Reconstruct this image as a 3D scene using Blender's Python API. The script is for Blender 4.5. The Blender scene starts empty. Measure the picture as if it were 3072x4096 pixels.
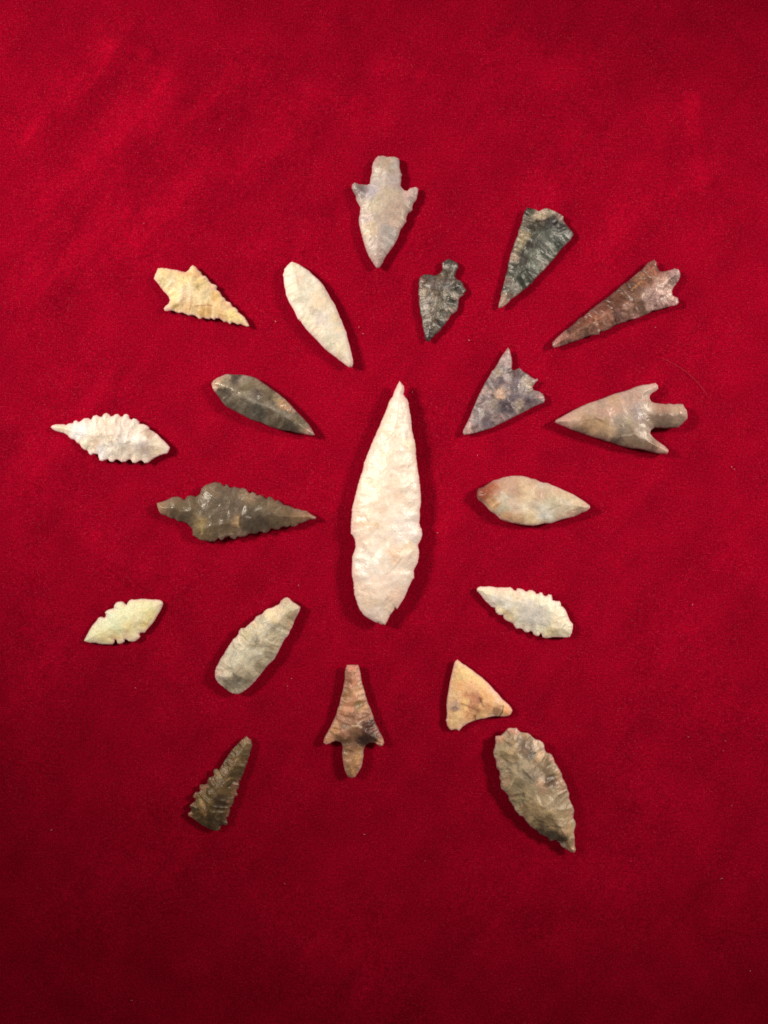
import bpy, math, random
import numpy as np
from mathutils import Vector, noise, geometry
from mathutils.kdtree import KDTree

# ------------------------------------------------------------------ camera, world, lamps, exposure
PX = 0.00008            # metres per photograph pixel on the cloth
CX, CY = 1536.0, 2048.0
CAMZ = 0.300
sc = bpy.context.scene
cam_d = bpy.data.cameras.new('camera')
cam = bpy.data.objects.new('camera', cam_d)
sc.collection.objects.link(cam)
cam.location = (0, 0, CAMZ)
cam_d.sensor_fit = 'VERTICAL'
cam_d.sensor_height = 24.0
cam_d.lens = 24.0 * CAMZ / (4096 * PX)
cam_d.clip_start = 0.01
cam_d.clip_end = 10.0
sc.camera = cam

w = bpy.data.worlds.new('World')
sc.world = w
w.use_nodes = True
w.node_tree.nodes['Background'].inputs[0].default_value = (1.0, 0.90, 0.82, 1)
w.node_tree.nodes['Background'].inputs[1].default_value = 0.122

def spot(name, loc, aim, energy, size, blend, radius, color):
    d = bpy.data.lights.new(name, 'SPOT')
    d.energy = energy; d.spot_size = math.radians(size); d.spot_blend = blend
    d.shadow_soft_size = radius; d.color = color
    o = bpy.data.objects.new(name, d)
    sc.collection.objects.link(o)
    o.location = loc
    o.rotation_euler = (Vector(aim) - Vector(loc)).to_track_quat('-Z', 'Y').to_euler()
    return o

WARM = (1.0, 0.90, 0.74)
spot('lamp_left', (-0.52, 0.194, 0.43), (-0.069, 0.099, 0), 25.3, 38.0, 1.0, 0.070, WARM)
spot('lamp_right', (0.54, 0.194, 0.42), (0.099, 0.008, 0), 19.3, 37.8, 1.0, 0.070, WARM)

sc.view_settings.view_transform = 'Standard'
sc.view_settings.look = 'None'
sc.view_settings.exposure = 0.0
sc.view_settings.gamma = 1.0

rng = random.Random(7)

def lin(c):
    c = c / 255.0
    return c / 12.92 if c <= 0.04045 else ((c + 0.055) / 1.055) ** 2.4

def sstep(a, b, x):
    t = np.clip((x - a) / (b - a), 0, 1)
    return t * t * (3 - 2 * t)

# ------------------------------------------------------------------ cloth relief (metres; x, y in photograph pixels)
FOLDS = [  # x0, y0, x1, y1, half width, height (px)
    (60, 620, 620, 60, 70, 7), (150, 900, 760, 300, 90, 8), (60, 1220, 520, 760, 110, 6),
    (640, 560, 1100, 230, 80, 6), (300, 1150, 900, 640, 90, 6), (700, 900, 1250, 480, 90, 5),
    (430, 180, 620, 220, 36, 6), (1200, 350, 1480, 420, 60, 4), (1500, 270, 1740, 300, 40, 4),
    (2760, 380, 2800, 760, 60, 8), (2350, 500, 2150, 820, 90, 6), (2600, 820, 2380, 1040, 80, 5),
    (2000, 250, 2350, 330, 120, 5), (2900, 1300, 2560, 1560, 70, 4), (120, 1900, 420, 1500, 120, 5),
    (200, 2500, 90, 2950, 120, 4), (380, 2160, 700, 2380, 80, 3), (2600, 2500, 2900, 2900, 120, 4),
    (700, 3350, 300, 3700, 160, 4), (1900, 3600, 2500, 3500, 160, 4), (2400, 3050, 2700, 3260, 90, 3),
    (1100, 3700, 1500, 3950, 160, 4), (620, 2650, 860, 2850, 60, 2), (1300, 900, 1020, 1010, 80, 3)]

def cloth_h(X, Y):
    """X, Y arrays in photograph pixels -> height in metres"""
    h = np.zeros_like(X, dtype=float)
    for (x0, y0, x1, y1, hw, a) in FOLDS:
        dx, dy = x1 - x0, y1 - y0
        L = math.hypot(dx, dy)
        u = ((X - x0) * dx + (Y - y0) * dy) / (L * L)
        uc = np.clip(u, 0.15, 0.85)
        px, py = x0 + uc * dx, y0 + uc * dy
        d2 = (X - px) ** 2 + (Y - py) ** 2
        h += 1.9 * a * np.exp(-d2 / (hw * hw))
    return h * PX

def rub_w(X, Y):
    r_ = np.zeros_like(X, dtype=float)
    for (x0, y0, x1, y1, hw, a) in FOLDS:
        dx, dy = x1 - x0, y1 - y0
        u = ((X - x0) * dx + (Y - y0) * dy) / (dx * dx + dy * dy)
        uc = np.clip(u, 0.1, 0.9)
        d2 = (X - x0 - uc * dx) ** 2 + (Y - y0 - uc * dy) ** 2
        r_ += min(a, 8) / 8 * np.exp(-d2 / (hw * .62) ** 2)
    return np.clip(r_, 0, 1.1)

# ------------------------------------------------------------------ node helpers
def new_mat(name):
    m = bpy.data.materials.new(name)
    m.use_nodes = True
    nt = m.node_tree
    nt.nodes.clear()
    return m, nt

def N(nt, kind, **kw):
    n = nt.nodes.new(kind)
    for k, v in kw.items():
        if k.startswith('i_'):
            n.inputs[k[2:].replace('_', ' ')].default_value = v
        else:
            setattr(n, k, v)
    return n

def cloth_material():
    m, nt = new_mat('red_velvet')
    L = nt.links.new
    out = N(nt, 'ShaderNodeOutputMaterial')
    b = N(nt, 'ShaderNodeBsdfPrincipled')
    b.inputs['Roughness'].default_value = 0.95
    b.inputs['Specular IOR Level'].default_value = 0.0
    b.inputs['Sheen Weight'].default_value = 0.03
    b.inputs['Sheen Roughness'].default_value = 0.6
    b.inputs['Sheen Tint'].default_value = (0.9, 0.03, 0.08, 1)
    tc = N(nt, 'ShaderNodeTexCoord')
    # brushed nap: streaky patches lying diagonally
    mp = N(nt, 'ShaderNodeMapping')
    mr = N(nt, 'ShaderNodeMapping')
    mr.inputs['Rotation'].default_value = (0, 0, math.radians(-54))
    L(tc.outputs['Object'], mr.inputs['Vector'])
    mp.inputs['Scale'].default_value = (8, 30, 9)
    L(mr.outputs[0], mp.inputs['Vector'])
    n1 = N(nt, 'ShaderNodeTexNoise'); n1.inputs['Scale'].default_value = 1.4; n1.inputs['Detail'].default_value = 4; n1.inputs['Roughness'].default_value = 0.55; n1.inputs['Distortion'].default_value = 0.6
    L(mp.outputs[0], n1.inputs['Vector'])
    n2 = N(nt, 'ShaderNodeTexNoise'); n2.inputs['Scale'].default_value = 75; n2.inputs['Detail'].default_value = 5; n2.inputs['Roughness'].default_value = 0.6
    L(tc.outputs['Object'], n2.inputs['Vector'])
    n3 = N(nt, 'ShaderNodeTexNoise'); n3.inputs['Scale'].default_value = 1500; n3.inputs['Detail'].default_value = 2.5; n3.inputs['Roughness'].default_value = 0.7
    L(tc.outputs['Object'], n3.inputs['Vector'])
    # weave: fine rows of thread, broken up
    wv = N(nt, 'ShaderNodeTexWave'); wv.wave_type = 'BANDS'; wv.bands_direction = 'Y'
    wv.inputs['Scale'].default_value = 560; wv.inputs['Distortion'].default_value = 6; wv.inputs['Detail'].default_value = 2; wv.inputs['Detail Scale'].default_value = 0.3
    L(tc.outputs['Object'], wv.inputs['Vector'])
    wx = N(nt, 'ShaderNodeTexWave'); wx.wave_type = 'BANDS'; wx.bands_direction = 'X'
    wx.inputs['Scale'].default_value = 480; wx.inputs['Distortion'].default_value = 7; wx.inputs['Detail'].default_value = 2; wx.inputs['Detail Scale'].default_value = 0.3
    L(tc.outputs['Object'], wx.inputs['Vector'])

    def mrange(src, a, b_, lo, hi):
        r = N(nt, 'ShaderNodeMapRange')
        r.inputs['From Min'].default_value = a; r.inputs['From Max'].default_value = b_
        r.inputs['To Min'].default_value = lo; r.inputs['To Max'].default_value = hi
        L(src, r.inputs['Value'])
        return r.outputs[0]
    def mul(a, c):
        x = N(nt, 'ShaderNodeMath', operation='MULTIPLY')
        L(a, x.inputs[0]); L(c, x.inputs[1])
        return x.outputs[0]
    f = mul(mrange(n1.outputs['Fac'], .3, .7, .90, 1.10), mrange(n2.outputs['Fac'], .3, .7, .86, 1.14))
    ms = N(nt, 'ShaderNodeMapping'); ms.inputs['Scale'].default_value = (16, 120, 20)
    L(mr.outputs[0], ms.inputs['Vector'])
    n4 = N(nt, 'ShaderNodeTexNoise'); n4.inputs['Scale'].default_value = 1.6; n4.inputs['Detail'].default_value = 5; n4.inputs['Roughness'].default_value = 0.65; n4.inputs['Distortion'].default_value = 0.4
    L(ms.outputs[0], n4.inputs['Vector'])
    f = mul(f, mrange(n4.outputs['Fac'], .3, .7, .94, 1.06))
    f = mul(f, mrange(n3.outputs['Fac'], .28, .72, .62, 1.42))
    f = mul(f, mrange(wv.outputs['Fac'], 0, 1, .93, 1.07))
    f = mul(f, mrange(wx.outputs['Fac'], 0, 1, .95, 1.05))
    col = N(nt, 'ShaderNodeVectorMath', operation='SCALE')
    col.inputs[0].default_value = (0.250, 0.0009, 0.0136)
    # nap brushed the wrong way along old creases
    rub = N(nt, 'ShaderNodeAttribute', attribute_name='rubbed_nap')
    rk = mul(rub.outputs['Fac'], mrange(n4.outputs['Fac'], .35, .65, .25, 1.2))
    rk = mrange(rk, 0, 1, 1.0, 1.26)
    f2 = mul(f, rk)
    L(f2, col.inputs['Scale'])
    # sparse lighter pile tips
    tip = N(nt, 'ShaderNodeTexNoise'); tip.inputs['Scale'].default_value = 2600; tip.inputs['Detail'].default_value = 1
    L(tc.outputs['Object'], tip.inputs['Vector'])
    tf = mrange(tip.outputs['Fac'], .60, .80, 0, .16)
    mx = N(nt, 'ShaderNodeMix', data_type='RGBA')
    L(tf, mx.inputs['Factor']); L(col.outputs[0], mx.inputs['A'])
    mx.inputs['B'].default_value = (0.75, 0.12, 0.17, 1)
    L(mx.outputs['Result'], b.inputs['Base Color'])
    bp = N(nt, 'ShaderNodeBump'); bp.inputs['Strength'].default_value = 0.55; bp.inputs['Distance'].default_value = 0.0003
    L(n3.outputs['Fac'], bp.inputs['Height'])
    bp2 = N(nt, 'ShaderNodeBump'); bp2.inputs['Strength'].default_value = 0.35; bp2.inputs['Distance'].default_value = 0.002
    L(n2.outputs['Fac'], bp2.inputs['Height']); L(bp.outputs[0], bp2.inputs['Normal'])
    L(bp2.outputs[0], b.inputs['Normal'])
    L(b.outputs[0], out.inputs[0])
    return m

def stone_material(name, rough, spec, grain, speck, trans):
    """knapped chert: colour from the stone's own banding, fine grain, thin edges let light through"""
    m, nt = new_mat(name)
    L = nt.links.new
    out = N(nt, 'ShaderNodeOutputMaterial')
    b = N(nt, 'ShaderNodeBsdfPrincipled')
    b.inputs['Roughness'].default_value = rough
    b.inputs['Specular IOR Level'].default_value = spec
    at = N(nt, 'ShaderNodeAttribute', attribute_name='stone_colour')
    th = N(nt, 'ShaderNodeAttribute', attribute_name='thin')
    tc = N(nt, 'ShaderNodeTexCoord')
    n1 = N(nt, 'ShaderNodeTexNoise'); n1.inputs['Scale'].default_value = 900; n1.inputs['Detail'].default_value = 4; n1.inputs['Roughness'].default_value = 0.65
    n2 = N(nt, 'ShaderNodeTexNoise'); n2.inputs['Scale'].default_value = 2100; n2.inputs['Detail'].default_value = 2
    n3 = N(nt, 'ShaderNodeTexNoise'); n3.inputs['Scale'].default_value = 330; n3.inputs['Detail'].default_value = 5; n3.inputs['Roughness'].default_value = 0.6; n3.inputs['Distortion'].default_value = 1.2
    for n in (n1, n2, n3):
        L(tc.outputs['Object'], n.inputs['Vector'])
    def mrange(src, a, b_, lo, hi):
        r = N(nt, 'ShaderNodeMapRange')
        r.inputs['From Min'].default_value = a; r.inputs['From Max'].default_value = b_
        r.inputs['To Min'].default_value = lo; r.inputs['To Max'].default_value = hi
        L(src, r.inputs['Value'])
        return r.outputs[0]
    def mul(a, c):
        x = N(nt, 'ShaderNodeMath', operation='MULTIPLY')
        L(a, x.inputs[0]); L(c, x.inputs[1])
        return x.outputs[0]
    f = mul(mrange(n1.outputs['Fac'], .3, .7, 1 - grain, 1 + grain), mrange(n3.outputs['Fac'], .3, .7, 1 - grain * .9, 1 + grain * .9))
    f = mul(f, mrange(n2.outputs['Fac'], .3, .62, 1 - speck, 1.0))
    col = N(nt, 'ShaderNodeVectorMath', operation='SCALE')
    L(at.outputs['Color'], col.inputs[0]); L(f, col.inputs['Scale'])
    L(col.outputs[0], b.inputs['Base Color'])
    rr = mrange(n3.outputs['Fac'], .3, .7, rough - .13, rough + .08)
    L(rr, b.inputs['Roughness'])
    bp = N(nt, 'ShaderNodeBump'); bp.inputs['Strength'].default_value = 0.6; bp.inputs['Distance'].default_value = 0.00024
    L(n1.outputs['Fac'], bp.inputs['Height']); L(bp.outputs[0], b.inputs['Normal'])
    tr = N(nt, 'ShaderNodeBsdfTransparent'); tr.inputs[0].default_value = (1, .86, .80, 1)
    mx = N(nt, 'ShaderNodeMixShader')
    tm = N(nt, 'ShaderNodeMath', operation='MULTIPLY'); tm.inputs[1].default_value = trans
    L(th.outputs['Fac'], tm.inputs[0]); L(tm.outputs[0], mx.inputs[0])
    L(b.outputs[0], mx.inputs[1]); L(tr.outputs[0], mx.inputs[2])
    L(mx.outputs[0], out.inputs[0])
    return m

# ------------------------------------------------------------------ cloth mesh
def build_cloth():
    x = np.concatenate([np.linspace(-1500, -200, 14), np.linspace(-100, 3172, 330), np.linspace(3272, 4572, 14)])
    y = np.concatenate([np.linspace(-1500, -200, 14), np.linspace(-100, 4196, 430), np.linspace(4296, 5596, 14)])
    X, Y = np.meshgrid(x, y)
    H = cloth_h(X, Y)
    nx, ny = len(x), len(y)
    xs, ys = X.ravel(), Y.ravel()
    hs = H.ravel()
    co = np.zeros((nx * ny, 3))
    for i in range(nx * ny):
        q = Vector((xs[i] / 230.0, ys[i] / 300.0, 3.1))
        n = noise.noise(q) * 3.0 + noise.noise(q * 2.7) * 1.5 + noise.noise(q * 7.0) * 0.3
        co[i, 2] = hs[i] + n * PX
    co[:, 0] = (xs - CX) * PX
    co[:, 1] = (CY - ys) * PX
    idx = np.arange(nx * ny).reshape(ny, nx)
    f = np.stack([idx[:-1, :-1], idx[1:, :-1], idx[1:, 1:], idx[:-1, 1:]], -1).reshape(-1, 4)
    me = bpy.data.meshes.new('red_cloth')
    me.from_pydata(co.tolist(), [], f.tolist())
    me.polygons.foreach_set('use_smooth', [True] * len(me.polygons))
    ra = me.attributes.new('rubbed_nap', 'FLOAT', 'POINT')
    ra.data.foreach_set('value', rub_w(xs, ys))
    me.materials.append(cloth_material())
    o = bpy.data.objects.new('red_cloth', me)
    sc.collection.objects.link(o)
    o['kind'] = 'structure'
    o['label'] = 'deep red velvet cloth spread flat beneath all the stone points'
    o['category'] = 'cloth'
    # height sampler for whatever lies on it
    kd = KDTree(len(co))
    for i in range(0, len(co)):
        kd.insert((co[i, 0], co[i, 1], 0), i)
    kd.balance()
    def sample(wx, wy):
        return co[kd.find((wx, wy, 0))[1], 2]
    return sample

cloth_z = build_cloth()

# ------------------------------------------------------------------ knapped stone
def dist_outline(P, O):
    """distance from each point of P to closed polyline O"""
    best = np.full(len(P), 1e9)
    A = O; B = np.roll(O, -1, 0)
    for a, b in zip(A, B):
        ab = b - a
        L2 = max((ab ** 2).sum(), 1e-9)
        t = np.clip(((P - a) @ ab) / L2, 0, 1)
        d = ((P - (a + t[:, None] * ab)) ** 2).sum(1)
        np.minimum(best, d, out=best)
    return np.sqrt(best)

def inside(P, O):
    x, y = P[:, 0], P[:, 1]
    c = np.zeros(len(P), bool)
    A = O; B = np.roll(O, -1, 0)
    for (x0, y0), (x1, y1) in zip(A, B):
        if y0 == y1:
            continue
        hit = ((y0 > y) != (y1 > y)) & (x < (x1 - x0) * (y - y0) / (y1 - y0) + x0)
        c ^= hit
    return c

def nz(x, y, z):
    return noise.noise(Vector((x, y, z)))

def knap(spec):
    r = random.Random(spec['seed'])
    x0, y0, s = spec['crop']
    O = np.array(spec['outline'], float) / s + np.array([x0, y0])
    area = 0.5 * np.sum(O[:, 0] * np.roll(O[:, 1], -1) - np.roll(O[:, 0], -1) * O[:, 1])
    if area < 0:
        O = O[::-1]
    # finer outline with small irregular nibbles
    D = []
    step = 3.6
    nib = spec.get('nibble', 0.9)
    for a, b in zip(O, np.roll(O, -1, 0)):
        n = max(1, int(round(np.linalg.norm(b - a) / step)))
        nrm = np.array([b[1] - a[1], -(b[0] - a[0])]); nrm /= (np.linalg.norm(nrm) + 1e-9)
        for k in range(n):
            p = a + (b - a) * k / n
            j = nz(p[0] * .11, p[1] * .11, spec['seed']) * 1.4 + nz(p[0] * .31, p[1] * .31, 5) * .7
            D.append(p + nrm * j * nib)
    D = np.array(D)
    # interior points on a jittered hexagonal grid
    g = spec.get('grid', 3.3)
    mn, mx = D.min(0), D.max(0)
    pts = []
    row = 0
    yy = mn[1]
    while yy < mx[1]:
        xx = mn[0] + (g / 2 if row % 2 else 0)
        while xx < mx[0]:
            pts.append((xx + r.uniform(-.25, .25) * g, yy + r.uniform(-.25, .25) * g))
            xx += g
        yy += g * 0.866
        row += 1
    P = np.array(pts)
    P = P[inside(P, D)]
    d = dist_outline(P, D)
    keep = d > 1.7
    P, d = P[keep], d[keep]
    nb = len(D)
    allp = np.vstack([D, P])
    dist = np.concatenate([np.zeros(nb), d])
    verts, _, faces, *_ = geometry.delaunay_2d_cdt([Vector(p) for p in allp], [], [list(range(nb))], 1, 1e-5)
    V = np.array([tuple(v) for v in verts])
    if len(V) != len(allp):
        dist = dist_outline(V, D)
        dist[:nb] = 0
    dmax = dist.max()
    T = spec['T'] * 0.00094                       # half thickness, metres
    t = np.clip(dist / (dmax * spec.get('plateau', .85)), 0, 1)
    q = spec.get('round', 0.5)
    prof = q * np.sqrt(1 - (1 - t) ** 2) + (1 - q) * t
    base = T * prof
    # ---- flake scars
    kd = KDTree(len(V))
    for i, v in enumerate(V):
        kd.insert((v[0], v[1], 0), i)
    kd.balance()
    per = np.linalg.norm(D - np.roll(D, -1, 0), axis=1)
    cum = np.concatenate([[0], np.cumsum(per)])
    total = cum[-1]
    def at(sp):
        sp %= total
        i = min(int(np.searchsorted(cum, sp, 'right')) - 1, nb - 1)
        f = (sp - cum[i]) / max(per[i], 1e-6)
        return D[i] * (1 - f) + D[(i + 1) % nb] * f
    def inward(sp, wd):
        a, b = at(sp - wd), at(sp + wd)
        e = b - a
        n = np.array([-e[1], e[0]]); n /= (np.linalg.norm(n) + 1e-9)
        return n
    carve = np.zeros(len(V)); tint = np.zeros(len(V))
    def scars(spacing, lmin, lmax, depth, jit, hinge):
        nonlocal carve, tint
        sp = r.uniform(0, spacing)
        while sp < total:
            o = at(sp); n = inward(sp, spacing * .8)
            ang = r.gauss(0, jit); ca, sa = math.cos(ang), math.sin(ang)
            n = np.array([n[0] * ca - n[1] * sa, n[0] * sa + n[1] * ca])
            # local half width along this direction
            loc = 0
            for k in range(1, 40):
                q_ = o + n * k * dmax / 16
                i = kd.find((q_[0], q_[1], 0))
                if i[2] > g * 1.6:
                    break
                dd = dist[i[1]]
                if dd < loc - g:
                    break
                loc = max(loc, dd)
            loc = max(loc, 6)
            Ls = loc * r.uniform(lmin, lmax)
            wd = spacing * r.uniform(.55, 1.05)
            dp = depth * T * r.uniform(.3, 1.5) * min(1, loc / dmax + .25)
            rel = V[:, :2] - o
            u = rel @ n
            v = rel @ np.array([-n[1], n[0]])
            fan = wd * (0.62 + 0.5 * np.clip(u / Ls, 0, 1))
            tt = u / Ls
            m = (tt > -.1) & (tt < 1) & (np.abs(v) < fan)
            tm = np.clip(tt[m], 0, 1)
            cross = 1 - (v[m] / fan[m]) ** 2
            if r.random() < hinge:
                gsh = np.sqrt(np.clip(tm * 3, 0, 1)) * (0.75 + .25 * tm) * (1 - sstep(.9, 1.0, tm))
            else:
                gsh = np.sin(np.pi * np.clip(tm, 0, 1) ** .7)
            rip = 1 + .07 * np.sin(u[m] / r.uniform(2.6, 4.5) + (v[m] / wd) ** 2 * 1.5)
            c = dp * cross * gsh * rip
            tn = r.uniform(-1, 1)
            old = carve[m]
            win = c > old
            carve[m] = np.where(win, c, old)
            tint[m] = np.where(win, tn, tint[m])
            sp += spacing * r.uniform(.5, 1.5)
    S = spec.get('scar', 26)
    dep = spec.get('depth', .3) * .47
    scars(S, .7, 1.25, dep, .35, spec.get('hinge', .25))
    scars(S * .62, .35, .8, dep * .75, .3, .3)
    scars(max(7.0, S * .33), .18, .4, dep * .4, .25, .15)
    top = base - np.minimum(carve, base * .62)
    uneven = np.array([nz(v[0] / 55, v[1] / 55, spec['seed'] + 9) for v in V])
    top = top * (1 + spec.get('lump', .12) * uneven)
    fine = np.array([nz(v[0] / 7, v[1] / 7, 2.2) + .6 * nz(v[0] / 3.4, v[1] / 3.4, 7.7) for v in V])
    top += fine * 0.000045 * np.clip(t * 3, 0, 1) * spec.get('rough_relief', 1)
    bot = base * 0.85 * (1 + .12 * uneven)
    z0 = bot.max() * spec.get('rest', .93)       # height of the edge above the cloth
    # edge line wanders up and down a little
    wav = np.array([nz(v[0] / 28, v[1] / 28, 40 + spec['seed']) for v in V]) * 0.00022
    cen = (mn + mx) / 2
    cwx, cwy = (cen[0] - CX) * PX, (CY - cen[1]) * PX
    zc = cloth_z(cwx, cwy)
    ztop = z0 + top + wav + 0.00003
    zbot = z0 - bot + wav - 0.00003
    zbot = np.maximum(zbot, 0.00002)
    # ---- colours
    tgt = np.zeros((len(V), 3)); wsum = np.zeros(len(V))
    wv_ = np.array([(nz(v[0] / 26, v[1] / 26, 1.3) + .5 * nz(v[0] / 9, v[1] / 9, 4.3),
                     nz(v[0] / 26, v[1] / 26, 8.8) + .5 * nz(v[0] / 9, v[1] / 9, 6.1)) for v in V])
    W = V[:, :2] + wv_ * spec.get('warp', 14) * .8
    bc = np.array([lin(c) for c in spec['base']])
    bw = spec.get('bw', .35) * .3
    tgt += bc * bw; wsum += bw
    for bl in spec.get('blobs', []):
        bx, by, br, c = bl[:4]
        st = bl[4] if len(bl) > 4 else 1.0
        p = np.array([bx / s + x0, by / s + y0]); rr = br / s
        k = (st * np.exp(-((W - p) ** 2).sum(1) / (rr * rr))) ** 1.4
        tgt += k[:, None] * np.array([lin(q_) for q_ in c]); wsum += k
    tgt /= wsum[:, None]
    mean = tgt.mean(0)
    lum_ = tgt @ np.array([.35, .5, .15])
    own = tgt / lum_[:, None]
    com = mean / (mean @ np.array([.35, .5, .15]))
    kc = spec.get('chroma', .55)
    tgt = lum_[:, None] * (own * kc + com * (1 - kc))
    mott = np.array([nz(v[0] / 13, v[1] / 13, 11) + .7 * nz(v[0] / 5, v[1] / 5, 17) for v in V])
    tgt *= (1 + spec.get('mottle', .12) * mott + spec.get('tint', .06) * 1.5 * tint)[:, None]
    # warm/cool drift within the stone
    dr = np.array([nz(v[0] / 19, v[1] / 19, 23) for v in V]) * spec.get('drift', .06)
    tgt[:, 0] *= 1 + dr; tgt[:, 2] *= 1 - dr
    # dark and pale veins
    for (vx0, vy0, vx1, vy1, vw, vc, vs) in spec.get('veins', []):
        a = np.array([vx0 / s + x0, vy0 / s + y0]); b = np.array([vx1 / s + x0, vy1 / s + y0])
        ab = b - a
        Wv = V[:, :2] + wv_ * 5
        tt = np.clip(((Wv - a) @ ab) / (ab @ ab), 0, 1)
        dd = np.sqrt(((Wv - (a + tt[:, None] * ab)) ** 2).sum(1))
        k = (vs ** .8 * np.exp(-(dd / max(vw * 1.25 / s, 2.6)) ** 2))[:, None]
        tgt = tgt * (1 - k) + np.array([lin(q_) for q_ in vc]) * k
    tgt = tgt * np.array(spec.get('shift', (1, 1, 1)))
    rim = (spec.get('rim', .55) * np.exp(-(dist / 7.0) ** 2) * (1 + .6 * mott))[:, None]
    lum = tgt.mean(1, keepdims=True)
    tgt = tgt * (1 - rim) + np.array([[1.55, .82, .78]]) * lum * rim * 1.08      # red cloth light coming through the thin edge, painted into the colour
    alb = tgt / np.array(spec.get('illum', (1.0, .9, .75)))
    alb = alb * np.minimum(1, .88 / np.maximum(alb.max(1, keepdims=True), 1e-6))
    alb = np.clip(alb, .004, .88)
    thin = np.clip(1 - (ztop - zbot) / spec.get('thin_at', 0.0009), 0, 1) ** 1.2
    # ---- perspective: a point at height z is seen away from its foot; place it so that it stands where it is seen
    def place(z):
        k = (CAMZ - (z + zc)) / CAMZ
        return np.stack([(V[:, 0] - CX) * PX * k - cwx, (CY - V[:, 1]) * PX * k - cwy, z], 1)
    # edge plane sets the horizontal position; top and bottom use the same x, y
    zmid = np.full(len(V), z0)
    top3 = place(zmid); top3[:, 2] = ztop
    bot3 = place(zmid); bot3[:, 2] = zbot
    F = np.array([f for f in faces if len(f) == 3])
    # orientation
    a, b, c = V[F[:, 0], :2], V[F[:, 1], :2], V[F[:, 2], :2]
    cr = (b[:, 0] - a[:, 0]) * (c[:, 1] - a[:, 1]) - (b[:, 1] - a[:, 1]) * (c[:, 0] - a[:, 0])
    F[cr > 0] = F[cr > 0][:, ::-1]              # image y points down: flip so normals face up
    n = len(V)
    co = np.vstack([top3, bot3])
    ring = list(range(nb))
    side = []
    for i in range(nb):
        j = (i + 1) % nb
        side.append((i, j, n + j, n + i))
    tris = [tuple(f) for f in F]
    btris = [(f[0] + n, f[2] + n, f[1] + n) for f in F]
    quads_c = (V[ring, :2] + V[[(i + 1) % nb for i in ring], :2]) / 2
    cent = (a + b + c) / 3
    parts = spec.get('parts', [])
    pf = np.zeros(len(F), int); pq = np.zeros(nb, int)
    for k, (pn, poly, *rest) in enumerate(parts):
        pg = np.array(poly, float) / s + np.array([x0, y0])
        pf[inside(cent, pg)] = k + 1
        pq[inside(quads_c, pg)] = k + 1
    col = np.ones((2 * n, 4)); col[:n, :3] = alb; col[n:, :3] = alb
    th2 = np.concatenate([thin, thin])
    mat = stone_material(spec['mat'], spec.get('rough', .5), spec.get('spec', .4), spec.get('grain', .07) * 1.35, spec.get('speck', .12) * 1.5, spec.get('trans', .5))
    # normals of the whole stone, so parts meet without a seam
    full = tris + btris + side
    me0 = bpy.data.meshes.new('tmp')
    me0.from_pydata(co.tolist(), [], full)
    me0.update()
    vn = np.zeros(len(co) * 3); me0.vertex_normals.foreach_get('vector', vn); vn = vn.reshape(-1, 3)
    bpy.data.meshes.remove(me0)
    def make(name, sel):
        fs = [tris[i] for i in range(len(tris)) if pf[i] == sel] + [btris[i] for i in range(len(tris)) if pf[i] == sel] + \
             [side[i] for i in range(nb) if pq[i] == sel]
        used = sorted({i for f in fs for i in f})
        mp = {v: k for k, v in enumerate(used)}
        me = bpy.data.meshes.new(name)
        me.from_pydata(co[used].tolist(), [], [tuple(mp[i] for i in f) for f in fs])
        me.polygons.foreach_set('use_smooth', [True] * len(me.polygons))
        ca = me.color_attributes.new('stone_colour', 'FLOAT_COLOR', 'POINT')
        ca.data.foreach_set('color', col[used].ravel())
        ta = me.attributes.new('thin', 'FLOAT', 'POINT')
        ta.data.foreach_set('value', th2[used])
        me.normals_split_custom_set_from_vertices(vn[used].tolist())
        me.materials.append(mat)
        o = bpy.data.objects.new(name, me)
        sc.collection.objects.link(o)
        return o
    if parts:
        root = bpy.data.objects.new(spec['name'], None)
        root.empty_display_size = .005
        sc.collection.objects.link(root)
        o = make('blade', 0); o.parent = root
        for k, (pn, poly, *rest) in enumerate(parts):
            o = make(pn, k + 1); o.parent = root
            if rest:
                o['label'] = rest[0]
    else:
        root = make(spec['name'], 0)
    root.location = (cwx, cwy, zc)
    root['label'] = spec['label']
    root['category'] = spec['cat']
    root['group'] = 'arrowheads laid out on the red cloth'
    return root

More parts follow.
